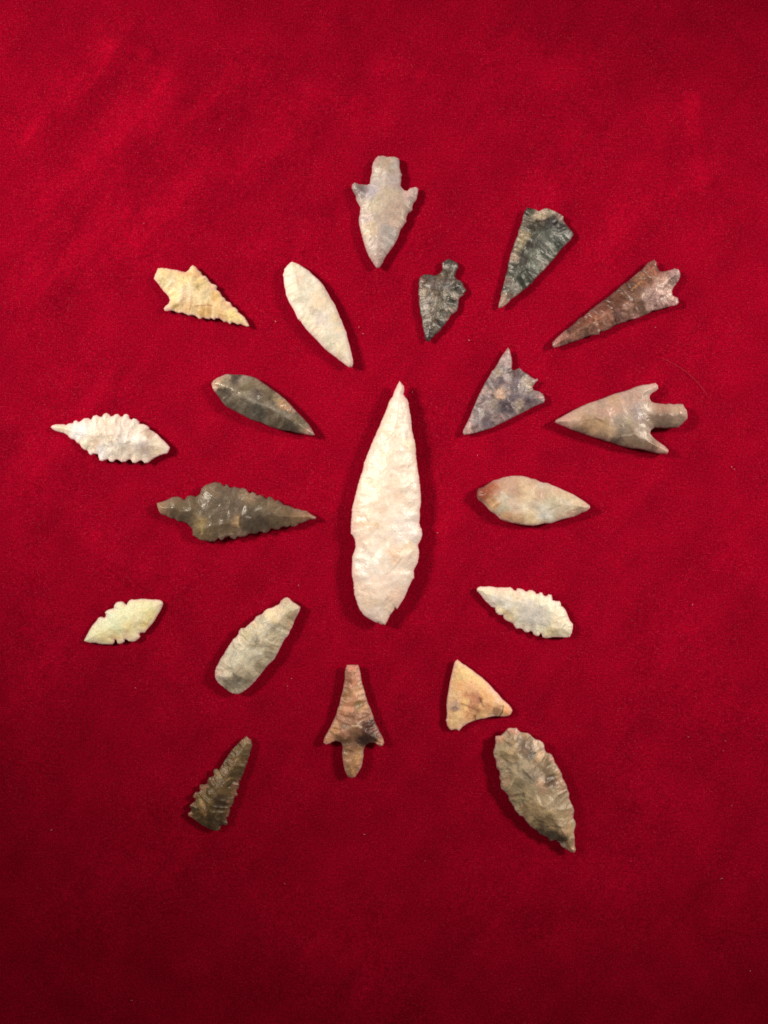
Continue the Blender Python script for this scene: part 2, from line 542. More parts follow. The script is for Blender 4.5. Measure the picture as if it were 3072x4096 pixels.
STONES = []
STONES += [
 dict(name='stemmed_arrowhead', cat='arrowhead', mat='pinkish_chert', label='topmost pinkish grey arrowhead with a broad square stem and two small side barbs', seed=11,
  crop=(1360, 600, 4.608), T=2.6, scar=30, depth=.20, round=0.8, hinge=.15, rough=.42, spec=.45, mottle=.08, shift=(1, 0.97, 1.05), plateau=0.7,
  outline=[(700,112),(790,105),(860,120),(1010,125),(1085,160),(1100,230),(1095,300),(1115,390),(1148,470),(1128,500),(1130,590),(1115,655),(1150,700),(1195,745),(1240,752),(1290,705),(1370,682),(1410,678),(1445,712),(1440,790),(1420,870),(1400,935),(1355,990),(1330,1060),(1335,1110),(1300,1140),(1255,1170),(1225,1235),(1222,1320),(1190,1370),(1150,1430),(1110,1480),(1095,1545),(1070,1620),(1020,1710),(975,1790),(920,1860),(860,1940),(815,2020),(770,2110),(710,2180),(670,2175),(625,2110),(580,2040),(530,1960),(490,1870),(455,1770),(430,1680),(400,1570),(370,1450),(350,1370),(345,1270),(365,1180),(375,1060),(335,1000),(300,930),(285,850),(240,760),(212,700),(225,640),(262,605),(300,612),(370,635),(440,640),(510,642),(545,620),(555,560),(560,510),(585,420),(588,310),(610,230),(650,160)],
  base=(205,182,155), warp=12,
  blobs=[(830,300,170,(202,176,138)),(700,180,90,(218,150,142)),(1040,300,80,(196,192,178)),(760,580,140,(200,188,168)),(590,800,120,(200,196,206)),(400,760,100,(120,92,98),1.2),(330,800,60,(150,115,115)),(860,900,200,(212,192,150)),(650,1050,150,(214,200,156)),(1010,1080,170,(205,170,140)),(1300,820,120,(225,180,165)),(1100,1320,150,(222,184,148)),(560,1500,120,(232,205,150)),(480,1300,90,(212,180,168)),(900,1550,120,(170,165,156)),(760,1750,170,(205,182,162)),(900,1680,110,(200,196,180)),(700,2050,110,(206,160,140)),(600,1850,80,(200,176,155)),(980,600,110,(196,172,170))],
  parts=[('stem',[(500,60),(1200,60),(1180,660),(1110,680),(840,700),(560,650),(500,640)]),('barb',[(150,560),(520,640),(480,760),(400,1060),(340,1060),(150,760)]),('barb',[(1150,700),(1260,640),(1500,640),(1480,900),(1380,1060),(1290,950)])]),

 dict(name='triangular_arrowhead', cat='arrowhead', mat='dark_mottled_chert', label='dark grey-green long triangular point with a pale chipped base, right of the topmost arrowhead', seed=23,
  crop=(1960, 800, 4.608), T=2.4, scar=24, depth=0.36, round=.45, rough=0.42, spec=0.5, mottle=.30, grain=.22, speck=.3, hinge=.35, tint=.2, warp=12, illum=(1,.9,.78), chroma=0.75,
  outline=[(690,125),(740,150),(800,160),(850,175),(880,205),(920,200),(960,170),(1030,148),(1100,165),(1180,195),(1250,235),(1310,265),(1355,310),(1350,370),(1390,430),(1430,480),(1470,530),(1520,590),(1540,640),(1510,700),(1480,750),(1420,800),(1360,860),(1320,910),(1260,970),(1235,1020),(1180,1080),(1110,1160),(1050,1230),(990,1300),(930,1350),(870,1420),(810,1480),(780,1540),(740,1550),(690,1610),(610,1670),(550,1720),(480,1770),(400,1820),(350,1880),(290,1930),(220,1985),(150,1995),(165,1900),(190,1810),(200,1720),(225,1640),(245,1550),(275,1470),(280,1390),(310,1330),(330,1250),(325,1190),(355,1110),(375,1000),(420,890),(440,800),(475,720),(515,640),(525,560),(565,460),(590,380),(605,290),(640,200)],
  base=(96,96,84), bw=.25,
  blobs=[(740,230,90,(88,82,66),1.3),(930,290,130,(222,192,160),1.6),(1130,230,90,(190,170,145),1.2),(1300,310,90,(225,178,160),1.2),(1180,330,60,(92,88,72)),(650,410,80,(150,128,110)),(1150,470,170,(56,46,52),1.5),(840,500,120,(66,58,44),1.4),(610,700,90,(186,158,116),1.5),(540,850,80,(170,150,112),1.2),(450,1060,70,(178,142,116),1.2),(720,820,90,(70,62,58),1.2),(1100,650,150,(120,124,114),1.2),(1330,700,100,(128,128,122),1.2),(1240,830,70,(44,56,44),1.6),(960,850,100,(92,90,84)),(1080,950,110,(128,130,118)),(840,1100,110,(140,140,126),1.1),(600,1130,90,(84,78,72),1.2),(960,1200,70,(175,165,150)),(820,1270,90,(130,138,122)),(460,1300,80,(84,76,66)),(700,1350,90,(90,88,82)),(590,1450,110,(82,88,74),1.2),(400,1550,90,(140,128,116)),(300,1500,50,(176,120,98)),(450,1680,80,(170,158,146)),(240,1900,110,(214,160,130),1.6),(360,1800,60,(180,140,120)),(880,480,40,(38,30,28),1.5)],
  veins=[(830,410,1060,400,26,(50,40,36),.8),(470,1250,760,700,22,(60,52,44),.5)]),

 dict(name='barbed_arrowhead', cat='arrowhead', mat='red_brown_chert', label='long narrow reddish brown arrowhead with a notched forked base at the upper right', seed=31,
  crop=(2180, 1020, 2.9625), T=2.9, scar=19, depth=0.42, round=.35, rough=0.4, spec=0.5, mottle=.22, grain=.2, speck=.25, hinge=.3, tint=.16, warp=12, illum=(1,.9,.76), nibble=1.1, chroma=0.65,
  outline=[(1295,55),(1325,90),(1330,130),(1345,175),(1370,195),(1430,190),(1480,180),(1530,158),(1580,170),(1605,215),(1600,265),(1580,310),(1545,360),(1515,400),(1505,440),(1515,480),(1545,495),(1580,505),(1590,560),(1560,595),(1510,605),(1440,620),(1380,640),(1320,655),(1270,665),(1220,700),(1160,720),(1110,745),(1050,760),(1000,770),(950,795),(890,810),(830,830),(790,860),(740,890),(690,905),(655,905),(640,945),(590,950),(540,950),(480,975),(410,1005),(330,1030),(260,1055),(180,1080),(110,1102),(85,1080),(85,1040),(120,1000),(160,960),(210,915),(270,870),(320,835),(370,790),(410,745),(460,725),(510,675),(570,625),(640,575),(710,525),(780,470),(850,415),(890,370),(950,330),(1010,290),(1060,240),(1110,200),(1155,170),(1190,120),(1230,85)],
  base=(128,80,62), bw=.3,
  blobs=[(1250,130,90,(148,82,64),1.2),(1300,80,40,(190,98,84)),(1150,260,100,(150,98,66)),(1330,220,80,(142,84,62)),(1560,220,70,(188,158,152),1.3),(1510,290,60,(118,88,84),1.2),(1400,350,100,(205,176,158),1.3),(1460,450,80,(214,192,172),1.3),(1330,500,90,(186,160,152),1.2),(1530,560,60,(212,160,156)),(1180,500,60,(180,158,148)),(1080,480,90,(140,104,82)),(930,430,110,(104,64,44),1.4),(800,540,110,(112,66,48),1.4),(1140,630,70,(112,84,66),1.3),(1230,600,50,(178,148,140)),(1010,680,60,(116,88,72)),(1060,740,40,(190,124,124)),(960,630,60,(188,142,118)),(880,710,50,(120,88,80)),(640,640,90,(126,66,50),1.3),(700,740,70,(176,120,92)),(560,760,70,(160,90,70)),(680,840,70,(142,92,72)),(430,830,70,(128,72,50),1.2),(500,900,80,(126,88,68)),(300,880,50,(104,62,54)),(380,960,60,(150,100,76)),(230,960,50,(176,118,100)),(140,1050,60,(200,132,116),1.3)],
  veins=[(1280,150,1300,250,9,(205,120,84),.6),(1010,420,1130,330,7,(214,150,100),.6),(590,750,600,850,8,(214,160,110),.6)],
  parts=[('barb',[(1120,20),(1360,20),(1350,180),(1330,240),(1240,200),(1120,190)]),('stem',[(1370,150),(1640,120),(1640,400),(1500,400),(1420,330),(1350,230)]),('barb',[(1500,455),(1640,440),(1640,640),(1450,640),(1440,560)])]),

 dict(name='stemmed_arrowhead', cat='arrowhead', mat='grey_pitted_chert', label='small dark grey pitted arrowhead with a narrow round stem, below right of the topmost one', seed=41,
  crop=(1640, 1020, 6.146), T=2.3, scar=20, depth=0.38, round=.5, rough=0.42, spec=0.5, mottle=.34, grain=.26, speck=.35, hinge=.35, tint=.2, warp=12, drift=.12, illum=(1,.9,.78), rough_relief=1.8,
  outline=[(930,92),(1000,110),(1070,140),(1150,190),(1190,230),(1185,320),(1150,370),(1130,420),(1110,470),(1115,540),(1150,590),(1210,620),(1270,650),(1300,700),(1320,770),(1360,820),(1385,870),(1350,930),(1310,990),(1250,1030),(1210,1070),(1200,1130),(1190,1210),(1185,1290),(1160,1370),(1100,1420),(1030,1460),(990,1510),(960,1570),(910,1640),(850,1720),(790,1780),(760,1840),(700,1900),(640,1950),(580,2010),(520,2070),(480,2140),(420,2120),(370,2080),(360,2000),(345,1900),(320,1800),(300,1700),(300,1600),(275,1520),(245,1430),(245,1330),(225,1240),(215,1150),(225,1050),(200,960),(205,870),(220,780),(215,680),(225,580),(270,520),(340,485),(430,465),(520,480),(600,505),(680,480),(740,440),(780,380),(795,310),(785,230),(790,180),(850,150)],
  base=(122,108,96), bw=.25,
  blobs=[(980,200,90,(96,86,86),1.3),(930,330,80,(150,138,126)),(830,240,50,(190,130,120)),(1080,310,50,(190,188,178)),(950,480,110,(112,96,70),1.2),(780,540,70,(138,118,86)),(480,560,110,(104,88,82),1.2),(300,620,50,(170,110,100)),(870,670,60,(112,84,96)),(600,780,110,(148,130,122)),(420,760,60,(150,134,122)),(360,930,90,(172,142,104),1.2),(560,990,90,(140,116,92)),(1180,850,90,(62,64,54),1.6),(1290,880,50,(118,90,84)),(920,820,100,(124,120,118)),(740,930,60,(88,72,60)),(1080,1000,70,(190,176,152)),(880,980,80,(160,148,122)),(1000,1160,100,(88,88,80),1.4),(420,1100,80,(158,140,122)),(500,1180,70,(112,102,104)),(660,1230,110,(142,132,110)),(390,1290,60,(186,176,166)),(930,1300,90,(156,148,132)),(1100,1380,60,(196,164,150)),(740,1500,80,(172,168,154),1.3),(500,1460,110,(146,124,108)),(560,1640,90,(132,110,90)),(720,1680,80,(72,64,66),1.7),(400,1720,80,(118,98,84)),(560,1820,80,(150,146,126)),(460,1990,110,(92,76,84),1.6),(900,1560,50,(168,130,116))],
  parts=[('stem',[(700,50),(1250,50),(1230,400),(1140,560),(740,470)])]),

 dict(name='stemmed_arrowhead', cat='arrowhead', mat='yellow_chert', label='yellow arrowhead with a wide square stem and saw-toothed edges at the upper left', seed=53,
  crop=(590, 1040, 3.858), T=2.3, scar=22, depth=.26, round=.5, rough=.5, spec=.35, mottle=.09, grain=.07, warp=12, tint=.05, chroma=0.65, shift=(1, 0.985, 1.08),
  outline=[(160,125),(215,122),(300,128),(390,148),(470,155),(530,178),(590,185),(635,150),(660,105),(700,78),(750,105),(780,150),(830,190),(850,235),(900,248),(930,280),(955,330),(990,365),(1050,380),(1078,410),(1068,455),(1110,490),(1140,530),(1150,560),(1190,590),(1215,630),(1275,650),(1300,690),(1310,720),(1365,740),(1395,780),(1400,805),(1450,840),(1500,880),(1525,930),(1560,985),(1570,1020),(1540,1030),(1480,1010),(1440,990),(1390,1000),(1350,975),(1310,965),(1270,990),(1230,955),(1180,960),(1140,925),(1110,905),(1060,905),(1030,925),(990,900),(950,915),(900,905),(860,890),(820,912),(785,905),(750,870),(700,850),(640,860),(590,835),(540,815),(480,820),(430,800),(380,780),(310,790),(265,785),(250,750),(280,705),(325,675),(345,625),(330,575),(290,525),(245,480),(200,420),(150,350),(95,290),(110,240),(140,180)],
  base=(248,220,160), 
  blobs=[(230,180,80,(250,205,140)),(120,260,50,(250,200,150)),(260,330,70,(214,196,130)),(380,350,90,(238,216,168)),(520,200,70,(250,190,130),1.1),(700,150,80,(252,204,140)),(560,330,90,(252,226,156)),(640,240,40,(214,160,90)),(780,200,70,(240,176,110)),(900,280,50,(244,184,140)),(620,500,90,(228,208,166)),(850,380,80,(246,218,140)),(780,420,40,(206,176,110)),(920,500,90,(252,228,172)),(400,560,90,(240,214,140)),(600,620,90,(248,210,166)),(420,700,60,(206,170,90)),(620,710,80,(226,176,112),1.1),(850,680,80,(250,226,170)),(880,800,90,(226,170,84),1.3),(1050,560,60,(244,184,80),1.2),(1110,700,90,(252,206,142)),(1150,880,70,(230,178,104)),(1000,420,50,(246,190,150)),(1260,700,50,(248,186,140)),(1330,860,90,(254,230,140),1.2),(1480,930,80,(254,224,156)),(290,750,50,(250,200,170))],
  veins=[(750,730,1010,715,10,(170,104,60),.55),(790,340,800,440,7,(180,140,90),.5)],
  parts=[('stem',[(60,80),(560,60),(590,190),(470,400),(330,560),(240,500),(60,300)]),('barb',[(590,190),(640,60),(740,60),(800,170),(700,215)]),('barb',[(200,800),(210,700),(320,640),(390,700),(400,800)])]),

 dict(name='leaf_arrowhead', cat='arrowhead', mat='cream_chert', label='smooth cream leaf-shaped point lying diagonally below and left of the topmost arrowhead', seed=61,
  crop=(1100, 1030, 4.809), T=2.7, scar=26, depth=.13, round=0.8, rough=.5, spec=.35, mottle=.05, grain=.05, speck=.08, nibble=.5, tint=.03, rest=1.0, plateau=0.7,
  outline=[(330,78),(400,100),(470,135),(540,180),(590,215),(650,250),(710,310),(770,365),(820,410),(880,470),(930,530),(970,600),(1010,670),(1050,740),(1080,800),(1120,850),(1160,920),(1190,1000),(1225,1080),(1250,1150),(1290,1220),(1310,1290),(1340,1360),(1375,1440),(1390,1530),(1420,1630),(1450,1740),(1475,1850),(1500,1960),(1505,2050),(1480,2110),(1430,2115),(1370,2080),(1310,2030),(1240,1985),(1180,1930),(1110,1880),(1040,1830),(970,1770),(910,1710),(850,1640),(780,1570),(710,1500),(640,1430),(590,1370),(530,1290),(500,1240),(440,1190),(405,1110),(375,1040),(330,960),(280,880),(240,790),(210,720),(200,640),(180,560),(168,470),(165,390),(150,340),(172,270),(180,220),(240,150),(290,100)],
  base=(252,236,208),
  blobs=[(350,220,110,(252,240,206)),(200,300,80,(248,232,212)),(500,460,90,(246,214,184)),(420,520,60,(222,206,170)),(330,650,110,(250,236,200)),(660,420,90,(254,244,216)),(620,660,110,(236,222,194)),(480,760,80,(222,210,180)),(880,660,80,(254,224,190)),(860,860,120,(254,214,170),1.2),(560,900,90,(230,214,184)),(750,1040,70,(216,190,160),1.1),(480,1080,90,(250,234,206)),(1020,900,80,(252,222,182)),(900,1220,110,(228,208,196),1.3),(640,1240,80,(240,226,180)),(1150,1200,80,(250,218,168)),(820,1430,90,(250,222,186)),(1080,1600,100,(226,212,180),1.3),(1250,1400,80,(252,220,178)),(1290,1750,90,(254,228,180)),(1220,1930,70,(248,206,160)),(1430,2040,80,(250,214,184)),(1000,1760,50,(230,200,170)),(420,160,70,(252,240,180))]),

 dict(name='leaf_arrowhead', cat='arrowhead', mat='glossy_grey_chert', label='glossy dark grey leaf-shaped point with a ridge down its length, above the grey-brown toothed arrowhead', seed=73,
  crop=(820, 1470, 3.6065), T=3.2, scar=34, depth=0.26, round=0.4, plateau=0.9, rough=0.33, spec=0.5, mottle=.16, grain=.12, speck=.15, nibble=.35, tint=.14, hinge=.3, lump=.1, illum=(1,.9,.78), rest=1.0, chroma=0.6, shift=(1.14, 1.07, 1.05),
  outline=[(340,92),(400,98),(470,100),(540,102),(600,112),(660,125),(710,140),(760,165),(800,195),(850,230),(910,270),(980,320),(1050,370),(1110,420),(1160,460),(1210,510),(1270,575),(1330,640),(1390,700),(1450,765),(1510,835),(1545,895),(1575,950),(1580,978),(1540,980),(1470,972),(1400,955),(1330,945),(1250,925),(1180,915),(1110,905),(1030,885),(950,860),(880,830),(810,795),(740,780),(670,755),(600,720),(520,680),(450,640),(390,610),(330,580),(280,540),(240,490),(210,440),(170,390),(130,340),(105,290),(92,230),(120,185),(170,150),(230,125),(290,100)],
  base=(112,102,84), bw=.25,
  blobs=[(180,170,70,(206,160,128),1.4),(130,270,50,(214,168,140),1.5),(310,220,80,(168,150,128)),(250,260,50,(160,142,110)),(290,380,80,(96,84,70),1.4),(440,170,70,(92,78,72),1.3),(560,190,70,(142,132,116)),(430,390,70,(140,126,108)),(600,300,80,(116,106,76)),(740,260,70,(130,112,90)),(780,380,90,(96,84,78),1.2),(900,370,80,(108,92,68)),(850,280,60,(138,118,88)),(560,420,70,(138,130,110)),(680,470,80,(132,126,112),1.1),(540,560,60,(104,92,76)),(640,600,100,(84,78,68),1.5),(800,640,110,(76,72,64),1.6),(420,560,60,(92,82,64)),(900,560,60,(140,130,112)),(1150,530,60,(192,142,96),1.8),(1060,440,60,(150,128,92)),(1230,620,50,(178,130,98),1.2),(1050,640,70,(134,124,108)),(1200,720,80,(124,114,98)),(960,700,60,(100,84,66)),(1100,800,110,(82,70,54),1.5),(1260,850,80,(74,64,56),1.4),(1350,780,80,(128,114,88)),(1420,880,70,(138,120,94)),(1530,940,70,(196,140,130),1.5),(1330,700,60,(122,104,86))],
  veins=[(460,400,1240,700,16,(158,150,134),.3),(200,330,330,330,12,(60,52,40),.6),(1110,500,1180,600,9,(220,170,120),.5)]),

 dict(name='leaf_arrowhead', cat='arrowhead', mat='cream_toothed_chert', label='cream double-pointed leaf point with knobbly teeth on both edges at the far left', seed=83,
  crop=(180, 1630, 3.130), T=2.3, scar=24, depth=.26, round=.5, rough=.45, spec=.4, mottle=.08, grain=.06, nibble=.5, tint=.05,
  outline=[(90,222),(130,210),(180,208),(240,208),(265,218),(300,198),(350,192),(360,170),(390,158),(425,180),(460,158),(490,135),(540,130),(575,150),(605,105),(650,92),(685,115),(710,115),(735,80),(770,66),(805,85),(825,110),(850,105),(880,82),(915,78),(945,112),(970,112),(990,85),(1025,78),(1050,100),(1060,140),(1085,150),(1110,132),(1150,145),(1180,175),(1185,205),(1230,205),(1280,225),(1305,245),(1310,275),(1360,300),(1410,335),(1450,380),(1490,415),(1530,455),(1565,500),(1550,545),(1530,580),(1480,585),(1430,605),(1380,630),(1330,660),(1290,695),(1250,698),(1215,665),(1180,670),(1140,698),(1100,695),(1075,655),(1045,655),(1010,682),(960,685),(930,665),(905,652),(880,660),(850,685),(815,680),(790,650),(755,660),(725,675),(685,665),(668,620),(665,590),(610,580),(575,600),(550,580),(530,540),(490,530),(455,500),(440,465),(400,445),(370,405),(325,395),(300,375),(280,345),(240,325),(190,310),(130,295),(90,270),(72,245)],
  base=(248,232,204),
  blobs=[(110,245,50,(250,226,190)),(230,260,50,(240,222,160)),(330,260,60,(246,226,200)),(460,300,90,(255,255,250),2.2),(620,280,80,(254,236,204)),(520,180,70,(248,212,186)),(760,150,90,(246,220,186)),(860,240,130,(244,214,186)),(1000,310,110,(248,226,208)),(1150,290,80,(244,210,180)),(1300,330,60,(214,168,132),1.1),(830,400,50,(200,172,120),1.1),(720,350,40,(206,186,152)),(640,450,70,(222,184,146)),(540,440,80,(240,224,180)),(700,590,80,(248,244,240),1.3),(860,500,90,(250,240,220)),(900,560,80,(224,204,172)),(1080,560,80,(222,196,170)),(1250,510,90,(192,164,148),1.6),(1180,420,80,(254,248,232),1.4),(1000,450,60,(214,204,188)),(1420,420,80,(248,230,190)),(1400,540,70,(240,206,150)),(1500,510,50,(250,226,190)),(1150,620,80,(246,230,190)),(1110,180,50,(236,240,214))],
  veins=[(850,420,880,470,8,(160,130,90),.5),(920,400,960,470,8,(180,166,150),.5)]),

 dict(name='stemmed_arrowhead', cat='arrowhead', mat='brown_grey_chert', label='grey-brown finely toothed arrowhead with its stem facing left, beside the large central blade', seed=97,
  crop=(600, 1900, 2.404), T=3.0, scar=20, depth=0.17, round=.45, plateau=0.5, rough=0.36, spec=0.5, mottle=.10, grain=.09, speck=.14, nibble=1.0, tint=.09, illum=(1,.9,.78), hinge=.3, chroma=0.5, shift=(1.02, 0.985, 1.04),
  outline=[(65,270),(110,255),(160,240),(210,212),(270,205),(305,220),(330,240),(360,200),(400,195),(440,210),(480,180),(495,130),(530,95),(580,80),(630,65),(680,75),(700,100),(715,105),(730,85),(750,95),(765,118),(790,120),(815,110),(840,122),(870,130),(890,122),(930,135),(945,165),(965,175),(985,162),(1015,175),(1030,195),(1060,190),(1095,205),(1120,230),(1140,205),(1175,215),(1200,245),(1230,240),(1265,265),(1290,290),(1330,290),(1360,305),(1390,320),(1430,325),(1460,340),(1510,345),(1540,370),(1580,390),(1600,405),(1590,425),(1540,430),(1500,445),(1470,460),(1430,470),(1410,490),(1370,502),(1350,488),(1320,505),(1290,500),(1260,505),(1235,530),(1200,525),(1165,515),(1140,550),(1110,560),(1080,550),(1050,545),(1020,570),(980,565),(945,570),(920,590),(870,600),(840,595),(820,620),(780,610),(765,590),(720,605),(690,630),(655,610),(620,640),(580,642),(540,635),(490,630),(450,605),(410,580),(410,540),(390,500),(350,465),(310,450),(270,450),(240,420),(200,420),(160,395),(110,380),(85,350),(70,310)],
  base=(122,104,82), bw=.3,
  blobs=[(100,300,50,(176,132,96),1.6),(190,270,60,(150,130,104)),(150,350,50,(150,112,82)),(230,350,50,(104,82,58)),(320,300,80,(118,100,72)),(400,260,70,(120,102,76)),(350,390,70,(92,80,62),1.2),(550,130,60,(140,118,88)),(640,100,70,(132,108,86)),(620,200,120,(124,106,88),1.3),(760,260,130,(112,98,84),1.5),(640,340,120,(108,96,80),1.3),(500,460,60,(168,144,84),1.4),(440,420,60,(110,94,70)),(520,560,80,(126,106,66),1.2),(650,480,90,(112,96,72)),(700,580,60,(130,108,84)),(850,450,40,(188,152,106),1.6),(770,500,60,(118,96,70)),(960,470,80,(84,72,60),1.7),(1080,440,70,(80,68,58),1.6),(960,380,70,(100,92,80)),(920,190,50,(160,134,104),1.1),(1000,220,50,(156,130,100)),(1070,260,60,(98,86,66)),(1100,320,60,(122,108,84)),(1210,290,70,(128,104,76)),(1200,430,80,(104,86,60)),(1330,360,70,(122,96,70)),(1420,420,60,(150,112,72)),(1540,400,60,(186,130,94),1.6),(900,570,50,(138,108,92)),(300,230,40,(150,118,92)),(1450,350,50,(156,118,96))],
  veins=[(865,410,862,500,9,(205,168,118),.7),(885,400,880,480,8,(58,44,36),.5),(1030,335,1070,320,9,(190,180,160),.8),(890,190,1020,240,7,(176,148,118),.6),(505,460,510,560,8,(190,166,104),.6),(660,590,780,560,7,(170,146,120),.6),(940,400,980,415,7,(166,156,140),.7)],
  parts=[('stem',[(40,200),(480,170),(440,300),(390,500),(40,420)])]),

 dict(name='spearhead', cat='spearhead', mat='white_chert', label='large white blade, by far the biggest stone, at the centre of the arrangement', seed=101,
  crop=(1340, 1500, 3.95), T=4.8, scar=56, depth=0.11, round=.6, plateau=.8, rough=0.38, spec=0.5, mottle=.06, grain=.05, speck=.08, nibble=1.1, tint=.035, grid=4.3, hinge=.3, lump=0.12, rest=0.85, shift=(1.0, 0.95, 0.9), rim=0.5,
  outline=[(1022,92),(1060,140),(1095,190),(1095,250),(1080,300),(1110,350),(1150,395),(1165,460),(1180,560),(1200,660),(1210,760),(1215,860),(1240,960),(1260,1050),(1280,1160),(1280,1260),(1295,1370),(1305,1480),(1325,1590),(1340,1700),(1355,1850),(1362,1975),(1355,2060),(1340,2140),(1345,2230),(1332,2330),(1345,2390),(1375,2450),(1380,2530),(1365,2590),(1330,2650),(1312,2700),(1330,2790),(1325,2880),(1310,2960),(1275,3030),(1245,3090),(1250,3150),(1255,3200),(1210,3260),(1180,3330),(1140,3420),(1110,3500),(1055,3590),(1000,3680),(985,3705),(950,3690),(915,3740),(870,3800),(830,3880),(795,3950),(740,3945),(670,3920),(600,3890),(530,3850),(460,3800),(405,3730),(365,3660),(335,3560),(305,3470),(295,3380),(290,3270),(265,3170),(265,3050),(270,2950),(270,2860),(300,2800),(320,2720),(320,2640),(290,2560),(250,2500),(248,2400),(252,2300),(265,2200),(265,2120),(290,2020),(320,1900),(345,1800),(375,1690),(405,1590),(440,1490),(460,1380),(500,1280),(545,1170),(580,1080),(620,990),(665,880),(710,790),(745,690),(795,590),(830,490),(860,400),(910,340),(935,260),(970,180)],
  base=(255,246,224), bw=.5, warp=16,
  blobs=[(1030,160,90,(252,206,196),1.4),(1120,440,90,(250,204,190),1.2),(1060,620,130,(255,252,232)),(870,600,110,(252,226,196)),(880,880,140,(252,218,180),1.1),(1090,900,110,(255,254,234),1.2),(700,1100,130,(252,226,200)),(1150,1100,100,(240,226,184)),(1000,1200,130,(255,250,226),1.2),(760,1300,120,(252,212,178),1.2),(650,1500,150,(250,226,200)),(1100,1550,150,(252,236,214)),(520,1750,160,(254,246,200),1.1),(960,1710,80,(228,210,180),1.1),(1180,1800,130,(255,252,232),1.1),(1000,1900,110,(232,212,184),1.1),(400,2100,110,(252,226,192)),(700,2050,120,(254,234,204)),(450,2330,120,(236,212,176),1.2),(670,2370,60,(206,178,140),1.2),(300,2400,80,(250,206,192)),(1150,2450,180,(255,255,248),2),(450,2620,90,(230,196,168)),(760,2550,150,(254,246,224)),(950,2800,110,(248,214,176),1.4),(1170,2700,80,(226,208,160),1.3),(600,2850,180,(255,252,234),1.3),(1190,2920,90,(222,206,186),1.3),(500,3040,140,(255,250,240),1.2),(340,3150,80,(248,204,184)),(650,3070,60,(250,255,250),1.5),(880,3220,110,(226,212,196),1.1),(680,3300,140,(250,232,208)),(450,3400,110,(232,204,176),1.2),(950,3480,120,(246,208,180),1.2),(560,3560,120,(236,212,178),1.1),(880,3640,90,(232,210,176)),(620,3800,130,(232,214,204),1.2),(760,3850,80,(226,208,180))],
  veins=[(300,2350,660,2370,16,(214,190,150),.5),(1160,2900,1250,2780,16,(196,180,164),.5),(850,2760,980,2960,14,(226,186,140),.5)]),

 dict(name='barbed_arrowhead', cat='arrowhead', mat='purple_grey_chert', label='purplish grey triangular arrowhead with two barbs and a broken stem, upper right of central blade', seed=113,
  crop=(1830, 1370, 4.366), T=2.3, scar=23, depth=.34, round=.45, rough=.42, spec=.45, mottle=.2, grain=.18, speck=.22, nibble=.6, tint=.1, drift=.1, illum=(1,.9,.78),
  outline=[(880,88),(910,120),(925,180),(945,260),(955,340),(950,420),(955,475),(1000,485),(1045,460),(1080,445),(1110,465),(1150,510),(1200,535),(1260,575),(1310,615),(1350,640),(1395,628),(1410,660),(1375,690),(1340,735),(1310,780),(1330,830),(1380,845),(1440,860),(1490,895),(1515,940),(1530,1000),(1510,1050),(1450,1075),(1380,1100),(1300,1140),(1210,1190),(1110,1240),(1010,1290),(910,1340),(820,1390),(730,1430),(640,1475),(550,1510),(460,1535),(370,1565),(280,1590),(190,1605),(120,1618),(92,1580),(98,1530),(130,1470),(165,1400),(200,1330),(235,1240),(270,1150),(310,1060),(345,970),(395,870),(435,790),(475,710),(520,640),(570,560),(600,500),(650,450),(700,370),(745,280),(790,210),(835,150)],
  base=(150,130,128), bw=.25,
  blobs=[(880,180,90,(222,168,152),1.5),(840,300,90,(196,170,158)),(920,360,60,(206,150,146)),(800,450,80,(158,144,136)),(700,500,70,(176,152,112),1.2),(620,620,80,(164,146,134)),(600,720,90,(122,104,108),1.4),(740,660,60,(100,84,92),1.3),(980,540,80,(118,88,88),1.3),(880,640,60,(190,178,168)),(1000,700,80,(140,122,128)),(1200,720,90,(196,178,142),1.6),(1330,650,60,(184,130,124)),(850,720,70,(156,130,122)),(500,850,90,(186,156,136),1.2),(720,920,80,(220,172,122),1.9),(880,850,60,(182,160,144)),(1060,860,110,(132,116,122),1.2),(620,950,50,(116,100,94)),(1230,880,70,(160,148,128)),(1240,1010,90,(100,80,92),1.6),(1400,960,80,(150,128,120)),(1480,940,60,(204,138,128),1.3),(500,960,60,(134,114,120)),(850,1090,110,(96,80,92),1.7),(640,1100,90,(150,138,120)),(450,1080,80,(170,140,130)),(1050,1090,80,(176,156,122),1.2),(1130,1150,50,(98,86,60),1.2),(880,1040,50,(120,100,110)),(400,1220,90,(142,124,118)),(600,1270,90,(158,144,138)),(500,1390,90,(126,108,118)),(700,1320,70,(176,140,130)),(350,1400,80,(170,160,158)),(800,1380,70,(166,128,122)),(170,1530,110,(218,160,140),1.7),(300,1500,70,(176,150,140)),(1300,1080,50,(130,104,104))],
  veins=[(650,990,740,1010,10,(110,86,60),.6),(740,1010,900,950,9,(112,92,80),.6),(610,830,680,790,10,(96,80,82),.6)],
  parts=[('barb',[(800,40),(970,40),(975,480),(690,390)]),('stem',[(1060,380),(1460,560),(1420,720),(1310,770),(1180,640),(1020,490)]),('barb',[(1320,830),(1400,790),(1580,860),(1580,1090),(1420,1120),(1320,1000)])]),

 dict(name='barbed_arrowhead', cat='arrowhead', mat='beige_grey_chert', label='pinkish beige arrowhead with two swept barbs and a long rounded stem, rightmost in the arrangement', seed=127,
  crop=(2200, 1510, 2.9105), T=3.3, scar=28, depth=0.28, round=0.85, plateau=0.6, rough=0.4, spec=0.5, mottle=.09, grain=.07, speck=.12, nibble=.35, tint=.05, illum=(1,.9,.76), chroma=0.6, shift=(1.02, 1, 1.02),
